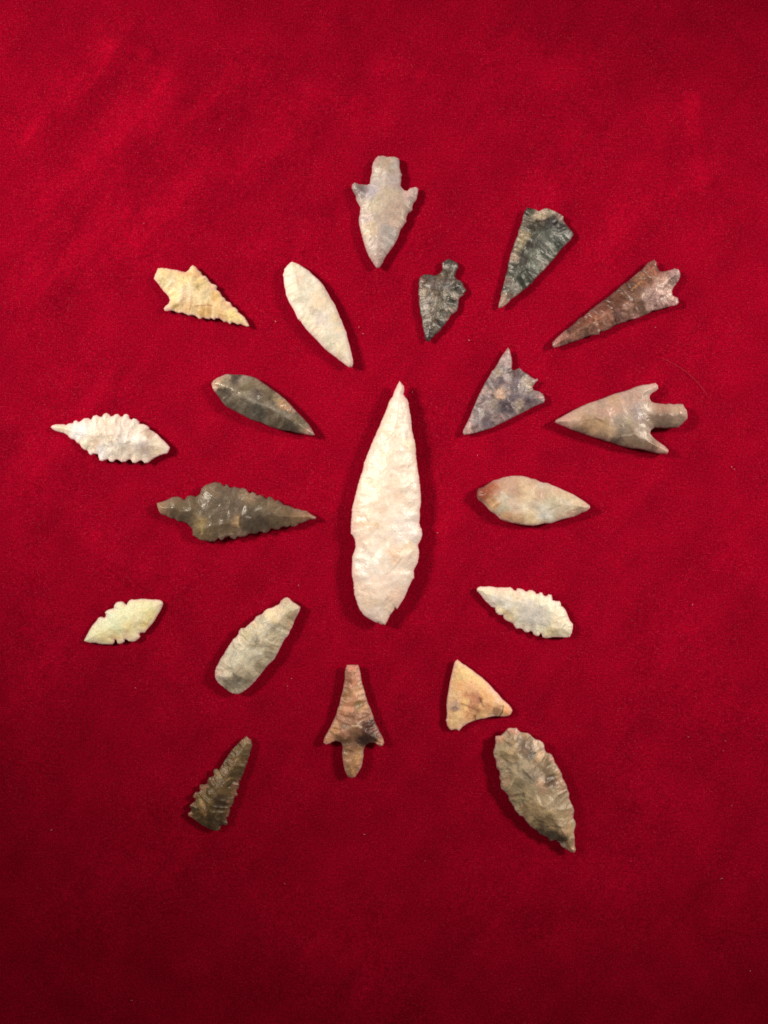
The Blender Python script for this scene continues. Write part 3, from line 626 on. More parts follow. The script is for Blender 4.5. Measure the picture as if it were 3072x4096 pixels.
  outline=[(1225,62),(1255,90),(1262,130),(1230,160),(1185,185),(1160,215),(1160,245),(1185,280),(1220,295),(1280,300),(1340,310),(1385,300),(1430,312),(1490,305),(1545,308),(1565,345),(1590,380),(1600,430),(1600,480),(1570,510),(1530,550),(1490,585),(1420,590),(1340,595),(1270,590),(1210,590),(1175,615),(1165,650),(1195,690),(1240,730),(1290,765),(1340,800),(1375,835),(1385,860),(1360,892),(1310,892),(1250,885),(1180,870),(1110,850),(1040,835),(960,830),(890,815),(810,795),(730,765),(650,740),(570,715),(480,690),(400,660),(320,635),(240,605),(160,570),(90,540),(55,520),(70,490),(130,460),(190,425),(260,385),(330,350),(400,318),(470,290),(550,265),(620,240),(690,210),(760,185),(840,165),(920,140),(1000,105),(1080,85),(1150,78)],
  base=(188,158,136), bw=.3,
  blobs=[(1200,110,80,(232,178,164),1.4),(1110,150,80,(206,188,168)),(1000,210,90,(196,156,136)),(880,240,90,(192,156,140)),(740,290,90,(206,162,120),1.2),(620,300,80,(180,156,136)),(480,370,90,(200,168,140)),(560,400,80,(196,150,130)),(700,370,80,(206,158,136)),(850,360,80,(198,164,146)),(980,430,100,(166,154,150),1.4),(1100,380,80,(204,184,162),1.1),(1300,350,90,(196,142,116),1.1),(1450,370,80,(196,162,130)),(1560,400,60,(206,158,138)),(1300,500,100,(128,104,84),1.6),(1500,500,70,(146,122,100),1.4),(1400,560,60,(124,102,84),1.1),(1180,480,70,(148,126,100)),(900,510,60,(196,184,140),1.1),(780,500,70,(170,156,138)),(820,600,100,(140,124,104),1.5),(1000,590,80,(178,158,136)),(1080,640,80,(176,160,142)),(300,480,90,(212,170,140)),(150,500,80,(216,162,140),1.1),(420,540,90,(178,136,88),1.5),(560,580,100,(184,144,94),1.5),(680,620,70,(196,166,120)),(350,600,60,(130,96,64),1.2),(620,690,60,(150,122,96)),(780,730,60,(92,70,54),1.2),(930,750,90,(132,106,78),1.4),(1050,780,70,(140,114,88),1.2),(1200,740,70,(186,140,114)),(1170,800,60,(138,100,74),1.2),(1310,830,70,(216,158,134),1.4),(1140,690,50,(206,190,168),1.1)],
  veins=[(960,670,1160,745,8,(208,188,160),.75),(820,690,960,660,8,(196,176,148),.6),(990,610,1080,560,7,(214,196,168),.6),(1180,750,1170,850,8,(90,64,48),.4)],
  parts=[('barb',[(1070,40),(1310,40),(1300,150),(1165,225),(1080,200)]),('stem',[(1190,270),(1640,270),(1640,610),(1190,600),(1170,440)]),('barb',[(1165,670),(1210,660),(1430,820),(1420,920),(1130,900),(1130,720)])]),

 dict(name='leaf_arrowhead', cat='arrowhead', mat='pale_translucent_chert', label='smooth beige leaf-shaped point with a rusty red blunt end, right of the central blade', seed=131,
  crop=(1880, 1880, 3.318), T=3.1, scar=27, depth=0.2, round=0.85, rough=0.42, spec=0.4, mottle=.07, grain=.06, speck=.1, nibble=.4, tint=.04, illum=(1,.9,.76), rest=1.0, chroma=0.8, plateau=0.65, shift=(0.97, 0.95, 0.93),
  outline=[(110,245),(180,222),(240,180),(310,135),(380,120),(440,95),(520,80),(600,74),(680,76),(750,88),(810,112),(870,120),(920,150),(970,165),(1030,170),(1090,200),(1160,225),(1240,262),(1310,295),(1370,320),(1430,360),(1490,395),(1540,430),(1590,470),(1595,505),(1550,545),(1480,570),(1420,605),(1350,630),(1270,645),(1200,665),(1130,690),(1060,715),(980,712),(910,730),(840,745),(760,738),(690,730),(610,715),(540,700),(470,680),(400,655),(375,625),(330,585),(270,550),(230,505),(170,440),(110,400),(90,350),(92,290)],
  base=(218,186,150), bw=.3,
  blobs=[(150,290,100,(160,66,38),3.6),(110,370,60,(180,96,70),1.8),(260,240,90,(180,92,60),2.0),(230,360,70,(190,110,74),1.3),(300,440,70,(216,160,104),1.2),(350,160,60,(206,132,108),1.1),(330,300,60,(204,150,122)),(400,380,70,(222,206,180)),(450,170,80,(200,156,130)),(560,210,100,(204,158,132)),(600,280,60,(190,144,120)),(440,500,80,(196,186,156),1.2),(560,480,90,(222,190,166)),(720,260,110,(220,184,144)),(850,170,80,(200,160,132)),(940,210,60,(206,190,166),1.1),(950,300,90,(200,158,130)),(760,380,80,(228,200,160)),(820,460,90,(204,184,160),1.1),(710,510,80,(236,216,184),1.1),(640,600,70,(226,184,140)),(480,600,60,(226,166,116),1.1),(620,660,60,(222,170,124)),(820,650,100,(238,206,156),1.1),(970,590,90,(226,222,206),1.7),(1080,340,110,(208,186,150)),(1080,490,100,(198,188,160),1.2),(1120,250,70,(236,190,164)),(1250,310,70,(226,190,152)),(1250,460,90,(206,190,162)),(1400,440,80,(222,194,156)),(1430,520,60,(184,152,124),1.3),(1200,570,80,(228,198,168)),(1330,590,60,(232,184,156)),(1530,490,60,(226,186,158),1.1),(980,690,50,(232,196,156))],
  veins=[(810,370,890,420,7,(196,156,116),.5)]),

 dict(name='leaf_arrowhead', cat='arrowhead', mat='pale_toothed_chert', label='cream toothed leaf point with a milky grey centre, lower right of the central blade', seed=139,
  crop=(1880, 2320, 3.7705), T=2.0, scar=21, depth=.26, round=.6, plateau=.55, rough=.42, spec=.4, mottle=.08, grain=.06, nibble=.6, tint=.05,
  outline=[(120,110),(160,95),(220,98),(290,92),(350,100),(410,112),(480,108),(550,112),(610,105),(640,125),(660,150),(690,160),(710,125),(750,125),(800,140),(830,165),(860,172),(885,152),(940,150),(975,175),(1000,205),(1030,205),(1060,182),(1090,190),(1105,220),(1130,240),(1160,235),(1180,210),(1230,222),(1240,260),(1245,300),(1290,315),(1350,315),(1370,350),(1375,385),(1410,410),(1440,450),(1465,500),(1485,560),(1515,620),(1555,665),(1550,730),(1535,800),(1505,860),(1450,872),(1380,865),(1300,868),(1240,865),(1190,878),(1140,880),(1095,865),(1080,820),(1060,808),(1035,845),(1000,848),(960,825),(940,785),(910,775),(870,795),(825,785),(790,745),(750,735),(700,738),(670,700),(650,660),(600,635),(540,610),(510,580),(500,530),(465,532),(430,525),(390,490),(380,450),(375,425),(320,405),(280,360),(235,325),(190,265),(150,210),(105,170),(100,135)],
  base=(244,224,186), bw=.3,
  blobs=[(170,150,80,(252,232,188),1.2),(330,130,70,(252,212,172)),(520,150,80,(250,208,170)),(280,230,60,(232,220,184)),(380,270,70,(216,206,198)),(330,350,60,(234,208,190)),(440,230,60,(222,204,182)),(570,320,80,(216,208,192),1.1),(540,370,50,(238,232,222)),(440,470,60,(250,226,166),1.3),(570,520,60,(214,182,120),1.2),(700,220,80,(240,204,164)),(850,240,80,(236,208,170)),(930,220,60,(248,232,176)),(760,160,50,(252,218,186)),(860,420,140,(206,194,182),2.0),(980,540,140,(200,188,178),2.2),(1080,620,80,(204,194,180),1.4),(1150,260,90,(240,236,200),1.3),(1000,300,70,(240,228,180)),(680,440,60,(238,216,166)),(760,620,70,(220,212,184)),(1200,420,80,(232,222,188)),(1310,350,70,(250,234,206)),(1180,520,70,(214,204,178)),(1300,530,80,(236,214,174)),(1400,500,70,(250,234,200)),(1320,640,80,(236,200,162)),(840,730,80,(240,220,190)),(1050,740,90,(236,226,180)),(1210,780,90,(206,178,116),1.2),(1240,690,60,(246,230,186)),(1420,700,90,(244,230,190)),(1430,810,80,(230,202,160)),(1530,700,40,(252,226,196)),(620,600,50,(244,206,150))]),

 dict(name='leaf_arrowhead', cat='arrowhead', mat='pale_yellow_chert', label='small pale yellow point with deep notches midway along both edges at the lower left', seed=149,
  crop=(320, 2370, 4.74), T=1.9, scar=22, depth=.16, round=.55, plateau=.7, rough=.5, spec=.35, mottle=.05, grain=.05, nibble=.5, tint=.03, shift=(1.0, 0.97, 0.92), chroma=0.8,
  outline=[(80,895),(110,840),(140,780),(175,715),(215,650),(260,590),(310,535),(345,480),(390,458),(430,465),(455,478),(485,455),(490,415),(472,380),(500,345),(550,318),(600,305),(640,295),(645,240),(680,190),(730,170),(785,165),(830,180),(850,205),(885,232),(900,190),(930,150),(980,125),(1030,135),(1090,128),(1150,118),(1230,118),(1300,125),(1370,130),(1450,132),(1510,140),(1560,165),(1580,210),(1560,270),(1530,340),(1490,400),(1450,470),(1410,540),(1365,600),(1310,660),(1260,720),(1225,765),(1170,768),(1130,775),(1130,800),(1145,835),(1120,870),(1080,905),(1030,935),(980,935),(930,932),(895,900),(855,888),(840,940),(800,965),(750,980),(715,970),(700,930),(690,900),(665,895),(650,950),(620,985),(560,990),(500,985),(440,985),(370,980),(310,960),(250,955),(180,958),(120,940),(75,920)],
  base=(255,246,196), bw=.5,
  blobs=[(1150,200,160,(255,242,196)),(1480,200,90,(254,232,196)),(1250,300,140,(254,242,178)),(1380,420,110,(240,214,140),1.1),(900,400,160,(255,250,200)),(1250,600,90,(236,202,126),1.3),(1100,520,110,(250,228,180)),(950,620,120,(252,226,160),1.1),(700,250,90,(250,240,206)),(560,380,90,(252,246,214)),(680,560,150,(254,254,208),1.2),(400,560,110,(250,236,204)),(500,600,80,(244,246,200)),(360,720,120,(240,234,178),1.1),(210,800,90,(252,250,206)),(780,680,50,(226,226,170),1.2),(620,740,90,(232,216,160)),(440,780,90,(236,210,150)),(700,840,90,(210,176,124),1.5),(550,880,90,(246,216,158)),(900,800,90,(246,210,166)),(1060,850,80,(252,222,182)),(300,900,90,(250,220,176)),(1160,700,60,(246,216,170)),(780,920,60,(250,224,190))],
  veins=[(390,780,480,770,10,(170,140,90),.4),(560,690,680,760,10,(190,164,104),.4),(775,670,790,700,8,(150,150,110),.5)]),

 dict(name='leaf_arrowhead', cat='arrowhead', mat='pale_grey_chert', label='pale grey elongated point with rounded lower end and narrow square top, lower left of blade', seed=157,
  crop=(840, 2370, 4.366), T=3.2, scar=24, depth=.3, round=.55, rough=.42, spec=.4, mottle=.09, grain=.08, speck=.14, nibble=.8, tint=.06, illum=(.82,.74,.62), rest=1.0, lump=.18, shift=(1.02, 0.985, 1.0),
  outline=[(1350,80),(1395,110),(1440,155),(1500,195),(1550,225),(1580,250),(1570,310),(1540,370),(1510,430),(1475,490),(1460,550),(1430,620),(1395,670),(1385,720),(1350,770),(1310,810),(1280,860),(1250,920),(1220,980),(1190,1040),(1160,1100),(1120,1170),(1070,1220),(1010,1270),(960,1330),(920,1390),(870,1450),(820,1510),(770,1570),(700,1640),(630,1700),(560,1750),(480,1778),(400,1765),(330,1730),(280,1690),(220,1640),(150,1590),(100,1520),(85,1450),(85,1370),(110,1300),(150,1230),(180,1160),(230,1090),(270,1020),(320,940),(360,880),(410,810),(460,770),(495,720),(505,660),(540,620),(610,618),(660,570),(710,520),(770,480),(800,420),(850,395),(910,375),(950,320),(1010,280),(1080,265),(1140,235),(1210,200),(1240,140),(1290,98)],
  base=(196,180,148), bw=.3,
  blobs=[(1350,150,90,(214,180,146)),(1400,250,90,(204,186,146)),(1180,290,80,(222,190,144),1.1),(1260,400,90,(208,184,148)),(1430,420,70,(168,138,94),1.4),(1020,370,80,(238,214,160),1.3),(1100,560,60,(150,136,120),1.4),(1230,600,70,(164,148,120),1.3),(1150,510,60,(222,196,140)),(1380,560,50,(206,160,106),1.1),(940,470,70,(176,168,140)),(880,580,80,(208,188,144)),(1200,700,80,(198,184,148)),(770,520,50,(226,184,136)),(620,720,90,(202,186,140)),(1000,680,90,(188,176,146)),(830,810,50,(142,128,104),1.6),(760,900,70,(172,156,124)),(900,850,80,(206,190,154)),(500,800,60,(226,208,178)),(1130,900,80,(180,158,120)),(700,1050,130,(196,188,160),1.2),(450,1050,90,(184,176,150)),(1050,1060,70,(152,134,106),1.4),(560,1130,60,(210,204,176)),(860,1080,60,(192,178,156)),(400,1250,90,(196,184,154)),(700,1230,90,(206,194,162)),(870,1290,70,(144,126,92),1.5),(560,1350,100,(190,172,140)),(240,1330,90,(206,180,150)),(200,1450,70,(190,176,156)),(750,1370,80,(204,184,148)),(700,1500,80,(134,118,90),1.4),(500,1530,90,(122,108,92),1.8),(350,1600,70,(128,112,92),1.6),(420,1640,60,(170,154,130)),(480,1720,70,(192,172,146)),(750,1560,60,(196,160,142)),(130,1400,50,(222,166,146)),(1520,300,60,(216,172,146))],
  veins=[(800,850,850,780,9,(96,84,66),.7),(1000,580,1240,640,10,(140,124,100),.5)],
  parts=[('stem',[(1150,30),(1650,150),(1640,330),(1480,500),(1020,300),(1130,240)])]),

 dict(name='barbed_arrowhead', cat='arrowhead', mat='pink_brown_chert', label='reddish tan arrowhead with stem pointing down and a dark patch near its right barb', seed=163,
  crop=(1270, 2640, 4.514), T=2.9, scar=19, depth=.34, round=.5, rough=0.42, spec=0.4, mottle=.12, grain=.1, speck=.16, nibble=.5, tint=.09, illum=(.72,.64,.54), rest=1.0, chroma=0.65, shift=(1, 0.99, 1.12),
  outline=[(530,88),(600,82),(680,85),(735,85),(755,140),(770,200),(780,270),(795,350),(810,430),(835,500),(855,570),(870,640),(895,720),(920,800),(960,870),(980,940),(1010,1010),(1030,1090),(1060,1160),(1090,1220),(1120,1290),(1160,1360),(1190,1430),(1205,1490),(1180,1545),(1140,1560),(1090,1540),(1050,1505),(990,1495),(920,1510),(870,1540),(850,1580),(830,1640),(835,1720),(820,1800),(810,1880),(790,1950),(750,2010),(710,2070),(670,2120),(610,2135),(560,2110),(520,2060),(490,1990),(475,1920),(460,1840),(450,1760),(440,1680),(455,1600),(450,1550),(430,1500),(390,1480),(330,1465),(270,1480),(210,1515),(150,1530),(105,1495),(110,1440),(145,1360),(190,1280),(240,1190),(275,1110),(310,1040),(345,960),(355,890),(390,820),(405,740),(425,650),(450,570),(465,490),(480,400),(495,320),(495,220),(505,150)],
  base=(176,128,96), bw=.3,
  blobs=[(620,110,70,(206,124,104),1.4),(600,230,70,(176,118,88)),(720,260,60,(206,150,126)),(560,380,60,(146,92,64),1.4),(630,400,60,(196,128,98)),(700,520,80,(190,148,108)),(540,640,80,(170,122,74),1.2),(600,700,60,(186,124,88)),(780,620,60,(202,156,124)),(480,900,80,(198,136,96),1.1),(620,860,70,(192,134,104)),(740,830,70,(138,116,64),1.4),(820,860,60,(194,150,108)),(370,1020,60,(168,94,58),1.4),(650,1000,90,(148,108,86),1.2),(500,1060,70,(162,118,96)),(340,1120,60,(198,146,104)),(300,1250,90,(196,144,92),1.1),(500,1180,80,(136,96,62),1.2),(490,1290,70,(196,140,116),1.1),(700,1270,80,(112,82,58),1.6),(860,1000,60,(150,112,90)),(950,1150,100,(88,54,50),2.0),(870,1260,90,(84,48,44),2.0),(850,1400,120,(46,28,28),2.6),(980,1380,100,(66,46,36),2.0),(1060,1200,60,(150,98,90),1.2),(1080,1320,60,(150,100,94),1.3),(1140,1490,60,(206,148,118),2.0),(450,1420,80,(112,80,52),1.5),(560,1450,80,(104,78,50),1.4),(200,1430,70,(202,146,104),1.2),(140,1480,50,(206,128,110)),(600,1620,80,(158,122,82)),(760,1620,60,(170,136,88)),(560,1760,90,(172,132,88),1.2),(740,1760,70,(190,152,90),1.2),(620,1900,80,(160,122,76)),(600,2030,90,(172,130,84),1.1),(500,1850,50,(190,130,106)),(780,1850,50,(190,136,104)),(1000,960,50,(176,112,98))],
  veins=[(640,1140,800,1180,11,(214,186,150),.75),(660,1120,760,1130,9,(70,46,32),.5),(840,1080,920,1040,9,(200,156,130),.5)],
  parts=[('stem',[(380,1560),(450,1530),(640,1500),(860,1550),(920,1600),(900,2200),(400,2200)]),('barb',[(60,1560),(80,1400),(180,1250),(400,1400),(400,1500),(250,1530)]),('barb',[(920,1560),(920,1430),(1130,1240),(1270,1450),(1260,1620),(1050,1620)])]),

 dict(name='triangular_arrowhead', cat='arrowhead', mat='orange_tan_chert', label='orange tan triangular point with a concave base and dark cracks, lower right of the blade', seed=173,
  crop=(1760, 2610, 5.352), T=2.0, scar=26, depth=.13, round=.55, plateau=.6, rough=.55, spec=.3, mottle=0.12, grain=.09, speck=.12, nibble=.4, tint=.03, illum=(.78,.7,.58), chroma=0.95,
  outline=[(375,148),(420,185),(480,235),(550,270),(620,325),(690,370),(760,430),(830,480),(900,530),(970,600),(1040,660),(1110,740),(1180,820),(1240,875),(1290,940),(1350,1010),(1410,1060),(1470,1110),(1525,1180),(1550,1240),(1530,1300),(1490,1345),(1420,1370),(1340,1380),(1260,1375),(1180,1365),(1110,1375),(1020,1395),(930,1420),(840,1430),(760,1455),(680,1485),(610,1510),(550,1550),(490,1590),(440,1640),(405,1685),(370,1660),(320,1650),(270,1660),(225,1665),(190,1625),(155,1570),(140,1500),(122,1450),(140,1400),(150,1320),(145,1220),(135,1130),(145,1030),(160,930),(180,820),(195,720),(215,610),(235,510),(260,410),(285,310),(305,220),(330,175)],
  base=(232,180,128), bw=.35,
  blobs=[(390,220,90,(242,198,150)),(600,430,150,(246,206,140),1.3),(360,560,80,(206,166,112)),(430,700,90,(246,182,126),1.1),(650,700,110,(222,168,124)),(860,600,90,(240,196,136)),(300,850,90,(236,190,138)),(580,880,70,(196,132,92),1.4),(740,950,90,(186,122,92),1.6),(860,980,50,(128,76,50),1.6),(1000,900,110,(236,176,118)),(1140,830,80,(246,200,162),1.1),(1260,980,60,(240,196,160)),(320,1100,90,(196,158,134),1.5),(300,1170,50,(140,112,96),1.4),(240,1080,40,(160,124,96)),(500,1100,90,(216,170,112)),(680,1140,70,(168,108,76),1.4),(780,1220,60,(172,116,78),1.2),(1000,1150,90,(196,138,96),1.1),(1200,1190,70,(150,108,76),1.5),(1170,1290,70,(154,112,84),1.3),(1430,1230,80,(226,156,104),1.2),(900,1290,80,(206,158,108)),(600,1320,90,(212,152,104),1.1),(740,1350,50,(160,108,76)),(350,1400,110,(244,200,140),1.2),(450,1500,90,(242,192,148)),(200,1400,50,(196,140,96)),(1120,1360,50,(230,190,160))],
  veins=[(1350,1150,1270,1360,9,(52,34,20),.9),(1290,1130,1355,1140,10,(90,60,40),.7),(840,950,900,1080,9,(92,52,34),.7),(450,1060,560,1110,9,(110,72,50),.6),(560,1110,800,1220,10,(116,76,50),.6),(730,1340,775,1420,8,(100,62,42),.7),(1140,1160,1160,1220,9,(110,74,50),.7),(920,1100,950,1140,8,(120,80,56),.6),(1050,1300,1200,1310,10,(112,80,60),.5),(560,800,610,900,9,(140,92,64),.5),(640,1010,660,1060,8,(120,80,66),.5),(280,1160,350,1180,12,(110,86,80),.5)]),

 dict(name='toothed_arrowhead', cat='arrowhead', mat='dark_olive_chert', label='dark olive brown narrow point with ragged teeth and broken base, lowest on the left', seed=181,
  crop=(730, 2920, 5.143), T=2.5, scar=19, depth=.42, round=.45, rough=.4, spec=.45, mottle=.2, grain=.16, speck=.22, nibble=.8, tint=.13, illum=(.55,.5,.43), hinge=.3, shift=(1.02, 0.98, 1.06),
  outline=[(1320,118),(1350,150),(1400,190),(1425,250),(1435,310),(1415,390),(1390,460),(1385,530),(1350,590),(1335,670),(1310,740),(1280,800),(1265,870),(1235,940),(1210,990),(1200,1040),(1165,1040),(1165,1110),(1160,1200),(1120,1230),(1110,1280),(1140,1320),(1125,1370),(1080,1360),(1060,1410),(1060,1480),(1030,1530),(1010,1580),(970,1600),(985,1660),(960,1720),(950,1780),(905,1800),(915,1860),(940,1900),(920,1950),(870,1960),(820,1960),(790,1990),(770,2050),(700,2085),(640,2070),(560,2040),(480,2000),(400,1960),(320,1900),(250,1850),(180,1800),(120,1770),(110,1710),(160,1680),(185,1620),(150,1590),(150,1540),(200,1500),(240,1480),(265,1430),(215,1380),(225,1320),(270,1270),(330,1275),(365,1240),(340,1180),(360,1130),(400,1115),(460,1125),(500,1100),(510,1050),(540,970),(590,960),(625,960),(650,920),(630,860),(650,800),(710,795),(750,820),(775,770),(820,700),(870,610),(920,550),(965,480),(1010,410),(1070,345),(1130,300),(1170,240),(1230,190),(1280,150)],
  base=(98,80,56), bw=.3,
  blobs=[(1310,170,60,(140,100,80)),(1280,270,80,(124,100,72)),(1160,370,70,(112,96,50),1.2),(1300,420,80,(82,72,52),1.2),(1130,500,80,(102,84,54)),(1260,560,60,(94,74,48)),(1000,600,60,(116,88,62)),(1180,620,60,(118,98,74)),(1050,760,60,(132,108,74)),(860,820,70,(122,92,62)),(1100,850,110,(76,64,42),1.6),(720,930,60,(136,124,98),1.1),(900,960,90,(98,80,54)),(1140,980,60,(100,68,56)),(600,1050,60,(130,98,78)),(960,1070,60,(78,66,44),1.2),(1100,1140,60,(118,80,70)),(430,1150,60,(150,92,74),1.3),(700,1120,90,(98,76,52)),(620,1210,90,(100,78,42),1.2),(420,1260,70,(124,100,74)),(850,1230,80,(86,68,44)),(270,1340,60,(142,88,72),1.2),(400,1370,80,(112,94,54)),(600,1380,90,(94,80,44),1.2),(800,1450,130,(62,46,38),2.0),(1090,1330,50,(126,80,70)),(380,1500,80,(140,118,80),1.2),(960,1500,70,(98,70,52)),(200,1550,50,(158,108,88),1.1),(300,1680,90,(82,66,34),1.7),(460,1630,60,(144,108,78),1.4),(600,1600,90,(86,68,34),1.3),(760,1660,70,(92,76,48)),(620,1740,90,(58,44,30),1.5),(400,1800,80,(84,66,40)),(800,1750,80,(64,50,38),1.4),(500,1870,70,(70,58,40),1.3),(760,1880,80,(56,44,36),1.5),(880,1890,60,(88,66,52)),(600,1960,80,(64,48,30),1.3),(150,1750,50,(176,110,98),1.3),(940,1680,40,(120,78,62))],
  veins=[(200,1600,380,1600,10,(40,30,16),.6),(930,1010,1040,950,9,(150,128,92),.6),(430,1650,500,1700,10,(160,124,92),.5)]),

 dict(name='leaf_arrowhead', cat='arrowhead', mat='olive_grey_chert', label='large olive grey leaf-shaped point with scalloped edges, lowest on the right', seed=191,
  crop=(1950, 2890, 4.097), T=3.5, scar=38, depth=0.42, round=.5, rough=0.42, spec=0.45, mottle=.12, grain=.1, speck=.15, nibble=.9, tint=.08, illum=(.68,.61,.52), hinge=.35, rest=1.0, lump=.2, shift=(1.04, 0.98, 1.05),
  outline=[(330,92),(380,85),(430,95),(475,85),(510,130),(545,155),(600,165),(660,168),(705,195),(735,235),(790,275),(850,285),(905,320),(930,370),(935,430),(965,490),(1010,500),(1060,530),(1085,580),(1100,650),(1140,700),(1175,760),(1215,830),(1225,900),(1260,960),(1290,1010),(1310,1090),(1340,1160),(1335,1240),(1370,1310),(1400,1370),(1420,1430),(1410,1510),(1410,1570),(1440,1620),(1450,1670),(1430,1740),(1415,1800),(1430,1870),(1430,1950),(1435,2030),(1450,2080),(1420,2140),(1370,2130),(1310,2090),(1240,2050),(1200,2020),(1185,1975),(1130,1940),(1090,1930),(1030,1945),(1000,1900),(950,1870),(900,1845),(850,1820),(810,1770),(750,1740),(700,1700),(660,1650),(620,1600),(590,1550),(530,1530),(500,1490),(450,1440),(430,1380),(390,1320),(350,1270),(340,1200),(290,1140),(230,1090),(210,1030),(215,960),(190,900),(205,840),(190,790),(150,740),(140,680),(135,610),(105,560),(90,480),(110,420),(130,350),(125,270),(130,225),(180,215),(215,215),(250,180),(290,150)],
  base=(158,138,104), bw=.3,
  blobs=[(400,120,80,(196,126,104),1.2),(380,250,90,(156,128,92)),(180,270,60,(196,130,104),1.1),(620,230,60,(176,140,98)),(250,400,100,(152,136,100)),(400,420,60,(186,158,110)),(620,370,110,(112,90,76),1.7),(700,440,60,(92,76,64),1.4),(830,370,70,(190,162,136),1.3),(660,540,60,(92,86,78),1.5),(850,540,70,(188,142,104),1.3),(290,560,70,(132,112,74),1.2),(430,560,50,(130,112,80)),(560,650,100,(162,152,124),1.4),(780,640,70,(124,98,68),1.2),(950,630,70,(128,104,72)),(1050,580,50,(190,130,112)),(170,640,50,(166,118,96)),(300,750,100,(156,142,112)),(960,780,90,(114,92,68),1.6),(720,820,70,(126,112,96),1.3),(500,790,60,(176,166,136)),(1030,920,80,(96,72,58),1.8),(1140,850,60,(174,134,94)),(1180,960,60,(170,122,98),1.1),(850,960,60,(190,150,122),1.2),(630,880,70,(150,142,120)),(280,950,70,(166,132,98)),(470,1000,90,(138,126,90),1.2),(1000,1060,90,(124,102,74)),(700,1060,90,(158,142,112)),(880,1080,50,(176,128,106)),(1250,1090,60,(150,112,88)),(560,1180,110,(148,136,98),1.2),(850,1200,100,(148,132,104),1.1),(1100,1200,100,(148,132,104)),(770,1310,80,(190,164,112),1.4),(1000,1280,90,(158,144,116),1.1),(400,1200,60,(140,112,80)),(600,1390,60,(122,98,62),1.2),(1200,1330,90,(148,132,102)),(1160,1370,40,(110,88,64),1.2),(900,1420,80,(186,162,114),1.2),(1120,1480,90,(170,148,108)),(700,1510,90,(146,120,80),1.1),(1000,1540,90,(118,96,62),1.5),(1230,1540,70,(164,140,100)),(1380,1500,50,(184,132,108)),(800,1620,90,(112,94,58),1.5),(1030,1680,90,(142,116,78)),(1280,1680,80,(176,146,106),1.1),(900,1750,80,(74,60,42),1.8),(1060,1830,80,(60,50,38),2.0),(1200,1880,80,(64,52,34),2.0),(1240,1770,60,(168,130,92)),(1360,1800,60,(170,136,100)),(1340,1960,70,(126,98,64)),(1210,1990,40,(176,156,140),1.2),(1400,2080,70,(182,126,94),1.2)],
  veins=[(870,1480,1270,1600,10,(84,66,42),.6),(860,1450,1230,1580,10,(186,164,124),.5),(340,1060,450,860,9,(196,172,130),.5),(830,950,930,1050,12,(206,160,130),.6),(380,560,430,460,9,(100,82,56),.5),(260,580,330,620,10,(96,80,52),.5)]),
]


# light each stone receives (from test renders), used to turn seen colours into true surface colours
ILLUM = [[1.304, 1.195, 1.001], [1.516, 1.388, 1.216], [1.152, 1.118, 0.961], [1.593, 1.522, 1.337], [1.216, 1.139, 0.988], [1.256, 1.158, 0.97], [1.267, 1.14, 0.982], [1.147, 1.083, 0.899], [1.277, 1.191, 1.086], [0.862, 0.866, 0.737], [1.348, 1.254, 1.034], [1.26, 1.156, 0.983], [1.173, 1.053, 0.881], [1.037, 0.943, 0.782], [0.8, 0.72, 0.6], [0.957, 0.861, 0.733], [0.842, 0.819, 0.786], [0.834, 0.769, 0.661], [0.721, 0.709, 0.816], [0.802, 0.732, 0.664]]


for k, sp_ in enumerate(STONES):
    sp_.setdefault('seed', 11 + k * 7)
    sp_['illum'] = ILLUM[k]
    knap(sp_)

# ------------------------------------------------------------------ lint on the cloth
def fibre_mesh(verts, faces, pts, rad):
    """thin tube through pts"""
    base = len(verts)
    for i, p in enumerate(pts):
        a = pts[max(i - 1, 0)]; b = pts[min(i + 1, len(pts) - 1)]
        tdir = (b - a).normalized()
        sdir = tdir.cross(Vector((0, 0, 1))).normalized()
        up = sdir.cross(tdir)
        rr = rad * (0.5 if i in (0, len(pts) - 1) else 1)
        for k in range(5):
            an = k * math.tau / 5
            verts.append(p + sdir * math.cos(an) * rr + up * math.sin(an) * rr)
    for i in range(len(pts) - 1):
        for k in range(5):
            k2 = (k + 1) % 5
            faces.append((base + i * 5 + k, base + i * 5 + k2, base + (i + 1) * 5 + k2, base + (i + 1) * 5 + k))
    faces.append(tuple(base + k for k in range(5))[::-1])
    faces.append(tuple(base + (len(pts) - 1) * 5 + k for k in range(5)))

def lint_mat(name, c):
    m, nt = new_mat(name)
    out = N(nt, 'ShaderNodeOutputMaterial'); b = N(nt, 'ShaderNodeBsdfPrincipled')
    n = N(nt, 'ShaderNodeTexNoise'); n.inputs['Scale'].default_value = 900
    mx = N(nt, 'ShaderNodeMix', data_type='RGBA')
    nt.links.new(n.outputs['Fac'], mx.inputs['Factor'])
    mx.inputs['A'].default_value = (*[q * .8 for q in c], 1); mx.inputs['B'].default_value = (*c, 1)
    nt.links.new(mx.outputs['Result'], b.inputs['Base Color'])
    b.inputs['Roughness'].default_value = .7
    nt.links.new(b.outputs[0], out.inputs[0])
    return m

def W3(px, py, up):
    x, y = (px - CX) * PX, (CY - py) * PX
    return Vector((x, y, cloth_z(x, y) + up * PX))

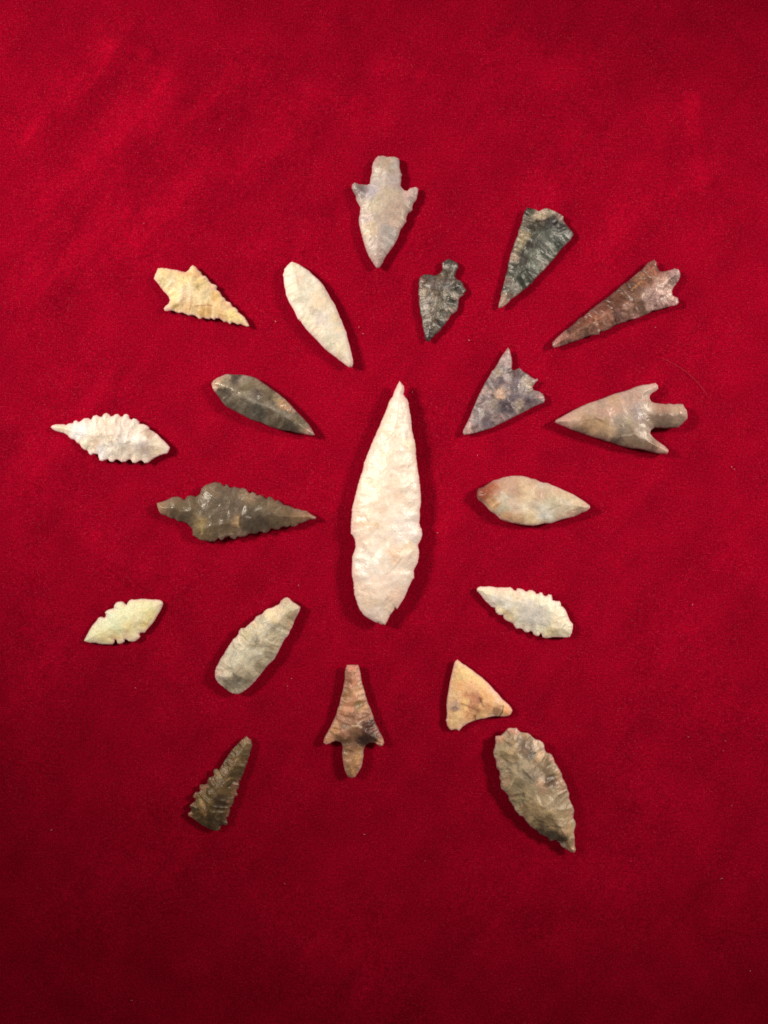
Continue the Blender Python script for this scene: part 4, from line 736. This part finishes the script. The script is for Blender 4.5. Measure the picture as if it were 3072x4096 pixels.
LINT = [(1104, 1287, 7, 2.4), (1876, 1362, 8, 2.2), (1437, 1310, 6, 1.6), (1452, 1335, 7, 1.5), (1650, 1569, 5, 1.8),
        (2925, 1868, 7, 1.6), (2935, 1876, 5, 1.5), (1910, 1822, 5, 1.6), (1750, 2131, 6, 1.8), (2768, 2418, 7, 1.6),
        (2751, 2945, 7, 1.3), (2898, 2960, 6, 1.2), (2925, 3220, 5, 1.4), (208, 3319, 11, 1.5), (1458, 3334, 8, 1.6),
        (1140, 3530, 6, 1.2), (2998, 3880, 6, 2.0), (528, 3998, 11, 1.2), (2079, 3953, 4, 1.2), (1196, 2341, 6, 1.5),
        (1167, 2713, 6, 1.4), (1150, 2742, 4, 1.6), (2883, 3512, 14, 1.2), (545, 2750, 6, 1.3), (2890, 3000, 4, 1.2),
        (1700, 3440, 4, 1.3), (2520, 3440, 4, 1.2), (580, 900, 5, 1.2), (2620, 1310, 5, 1.2), (880, 520, 6, 1.2)]
vs, fs = [], []
for (px, py, ln, rd) in LINT:
    a = rng.uniform(0, math.pi)
    pts = []
    for i in range(4):
        q = (i / 3 - .5) * ln
        bend = math.sin(i * 1.1) * ln * .18
        pts.append(W3(px + math.cos(a) * q - math.sin(a) * bend, py + math.sin(a) * q + math.cos(a) * bend, 6 + rd))
    fibre_mesh(vs, fs, pts, rd * .85 * PX)
me = bpy.data.meshes.new('lint')
me.from_pydata([tuple(v) for v in vs], [], fs)
me.polygons.foreach_set('use_smooth', [True] * len(me.polygons))
me.materials.append(lint_mat('pale_lint', (0.52, 0.17, 0.19)))
o = bpy.data.objects.new('lint', me); sc.collection.objects.link(o)
o['kind'] = 'stuff'; o['label'] = 'tiny pale lint specks scattered over the red velvet cloth'; o['category'] = 'lint'

vs, fs = [], []
hp = [(2640, 1432), (2668, 1446), (2700, 1462), (2732, 1482), (2762, 1505), (2790, 1532), (2812, 1560), (2834, 1592)]
fibre_mesh(vs, fs, [W3(x, y, 7) for x, y in hp], 0.5 * PX)
me = bpy.data.meshes.new('loose_hair')
me.from_pydata([tuple(v) for v in vs], [], fs)
me.polygons.foreach_set('use_smooth', [True] * len(me.polygons))
me.materials.append(lint_mat('thin_hair', (0.40, 0.03, 0.045)))
o = bpy.data.objects.new('loose_hair', me); sc.collection.objects.link(o)
o['label'] = 'fine curved hair lying on the cloth above the two-barbed grey point'; o['category'] = 'hair'
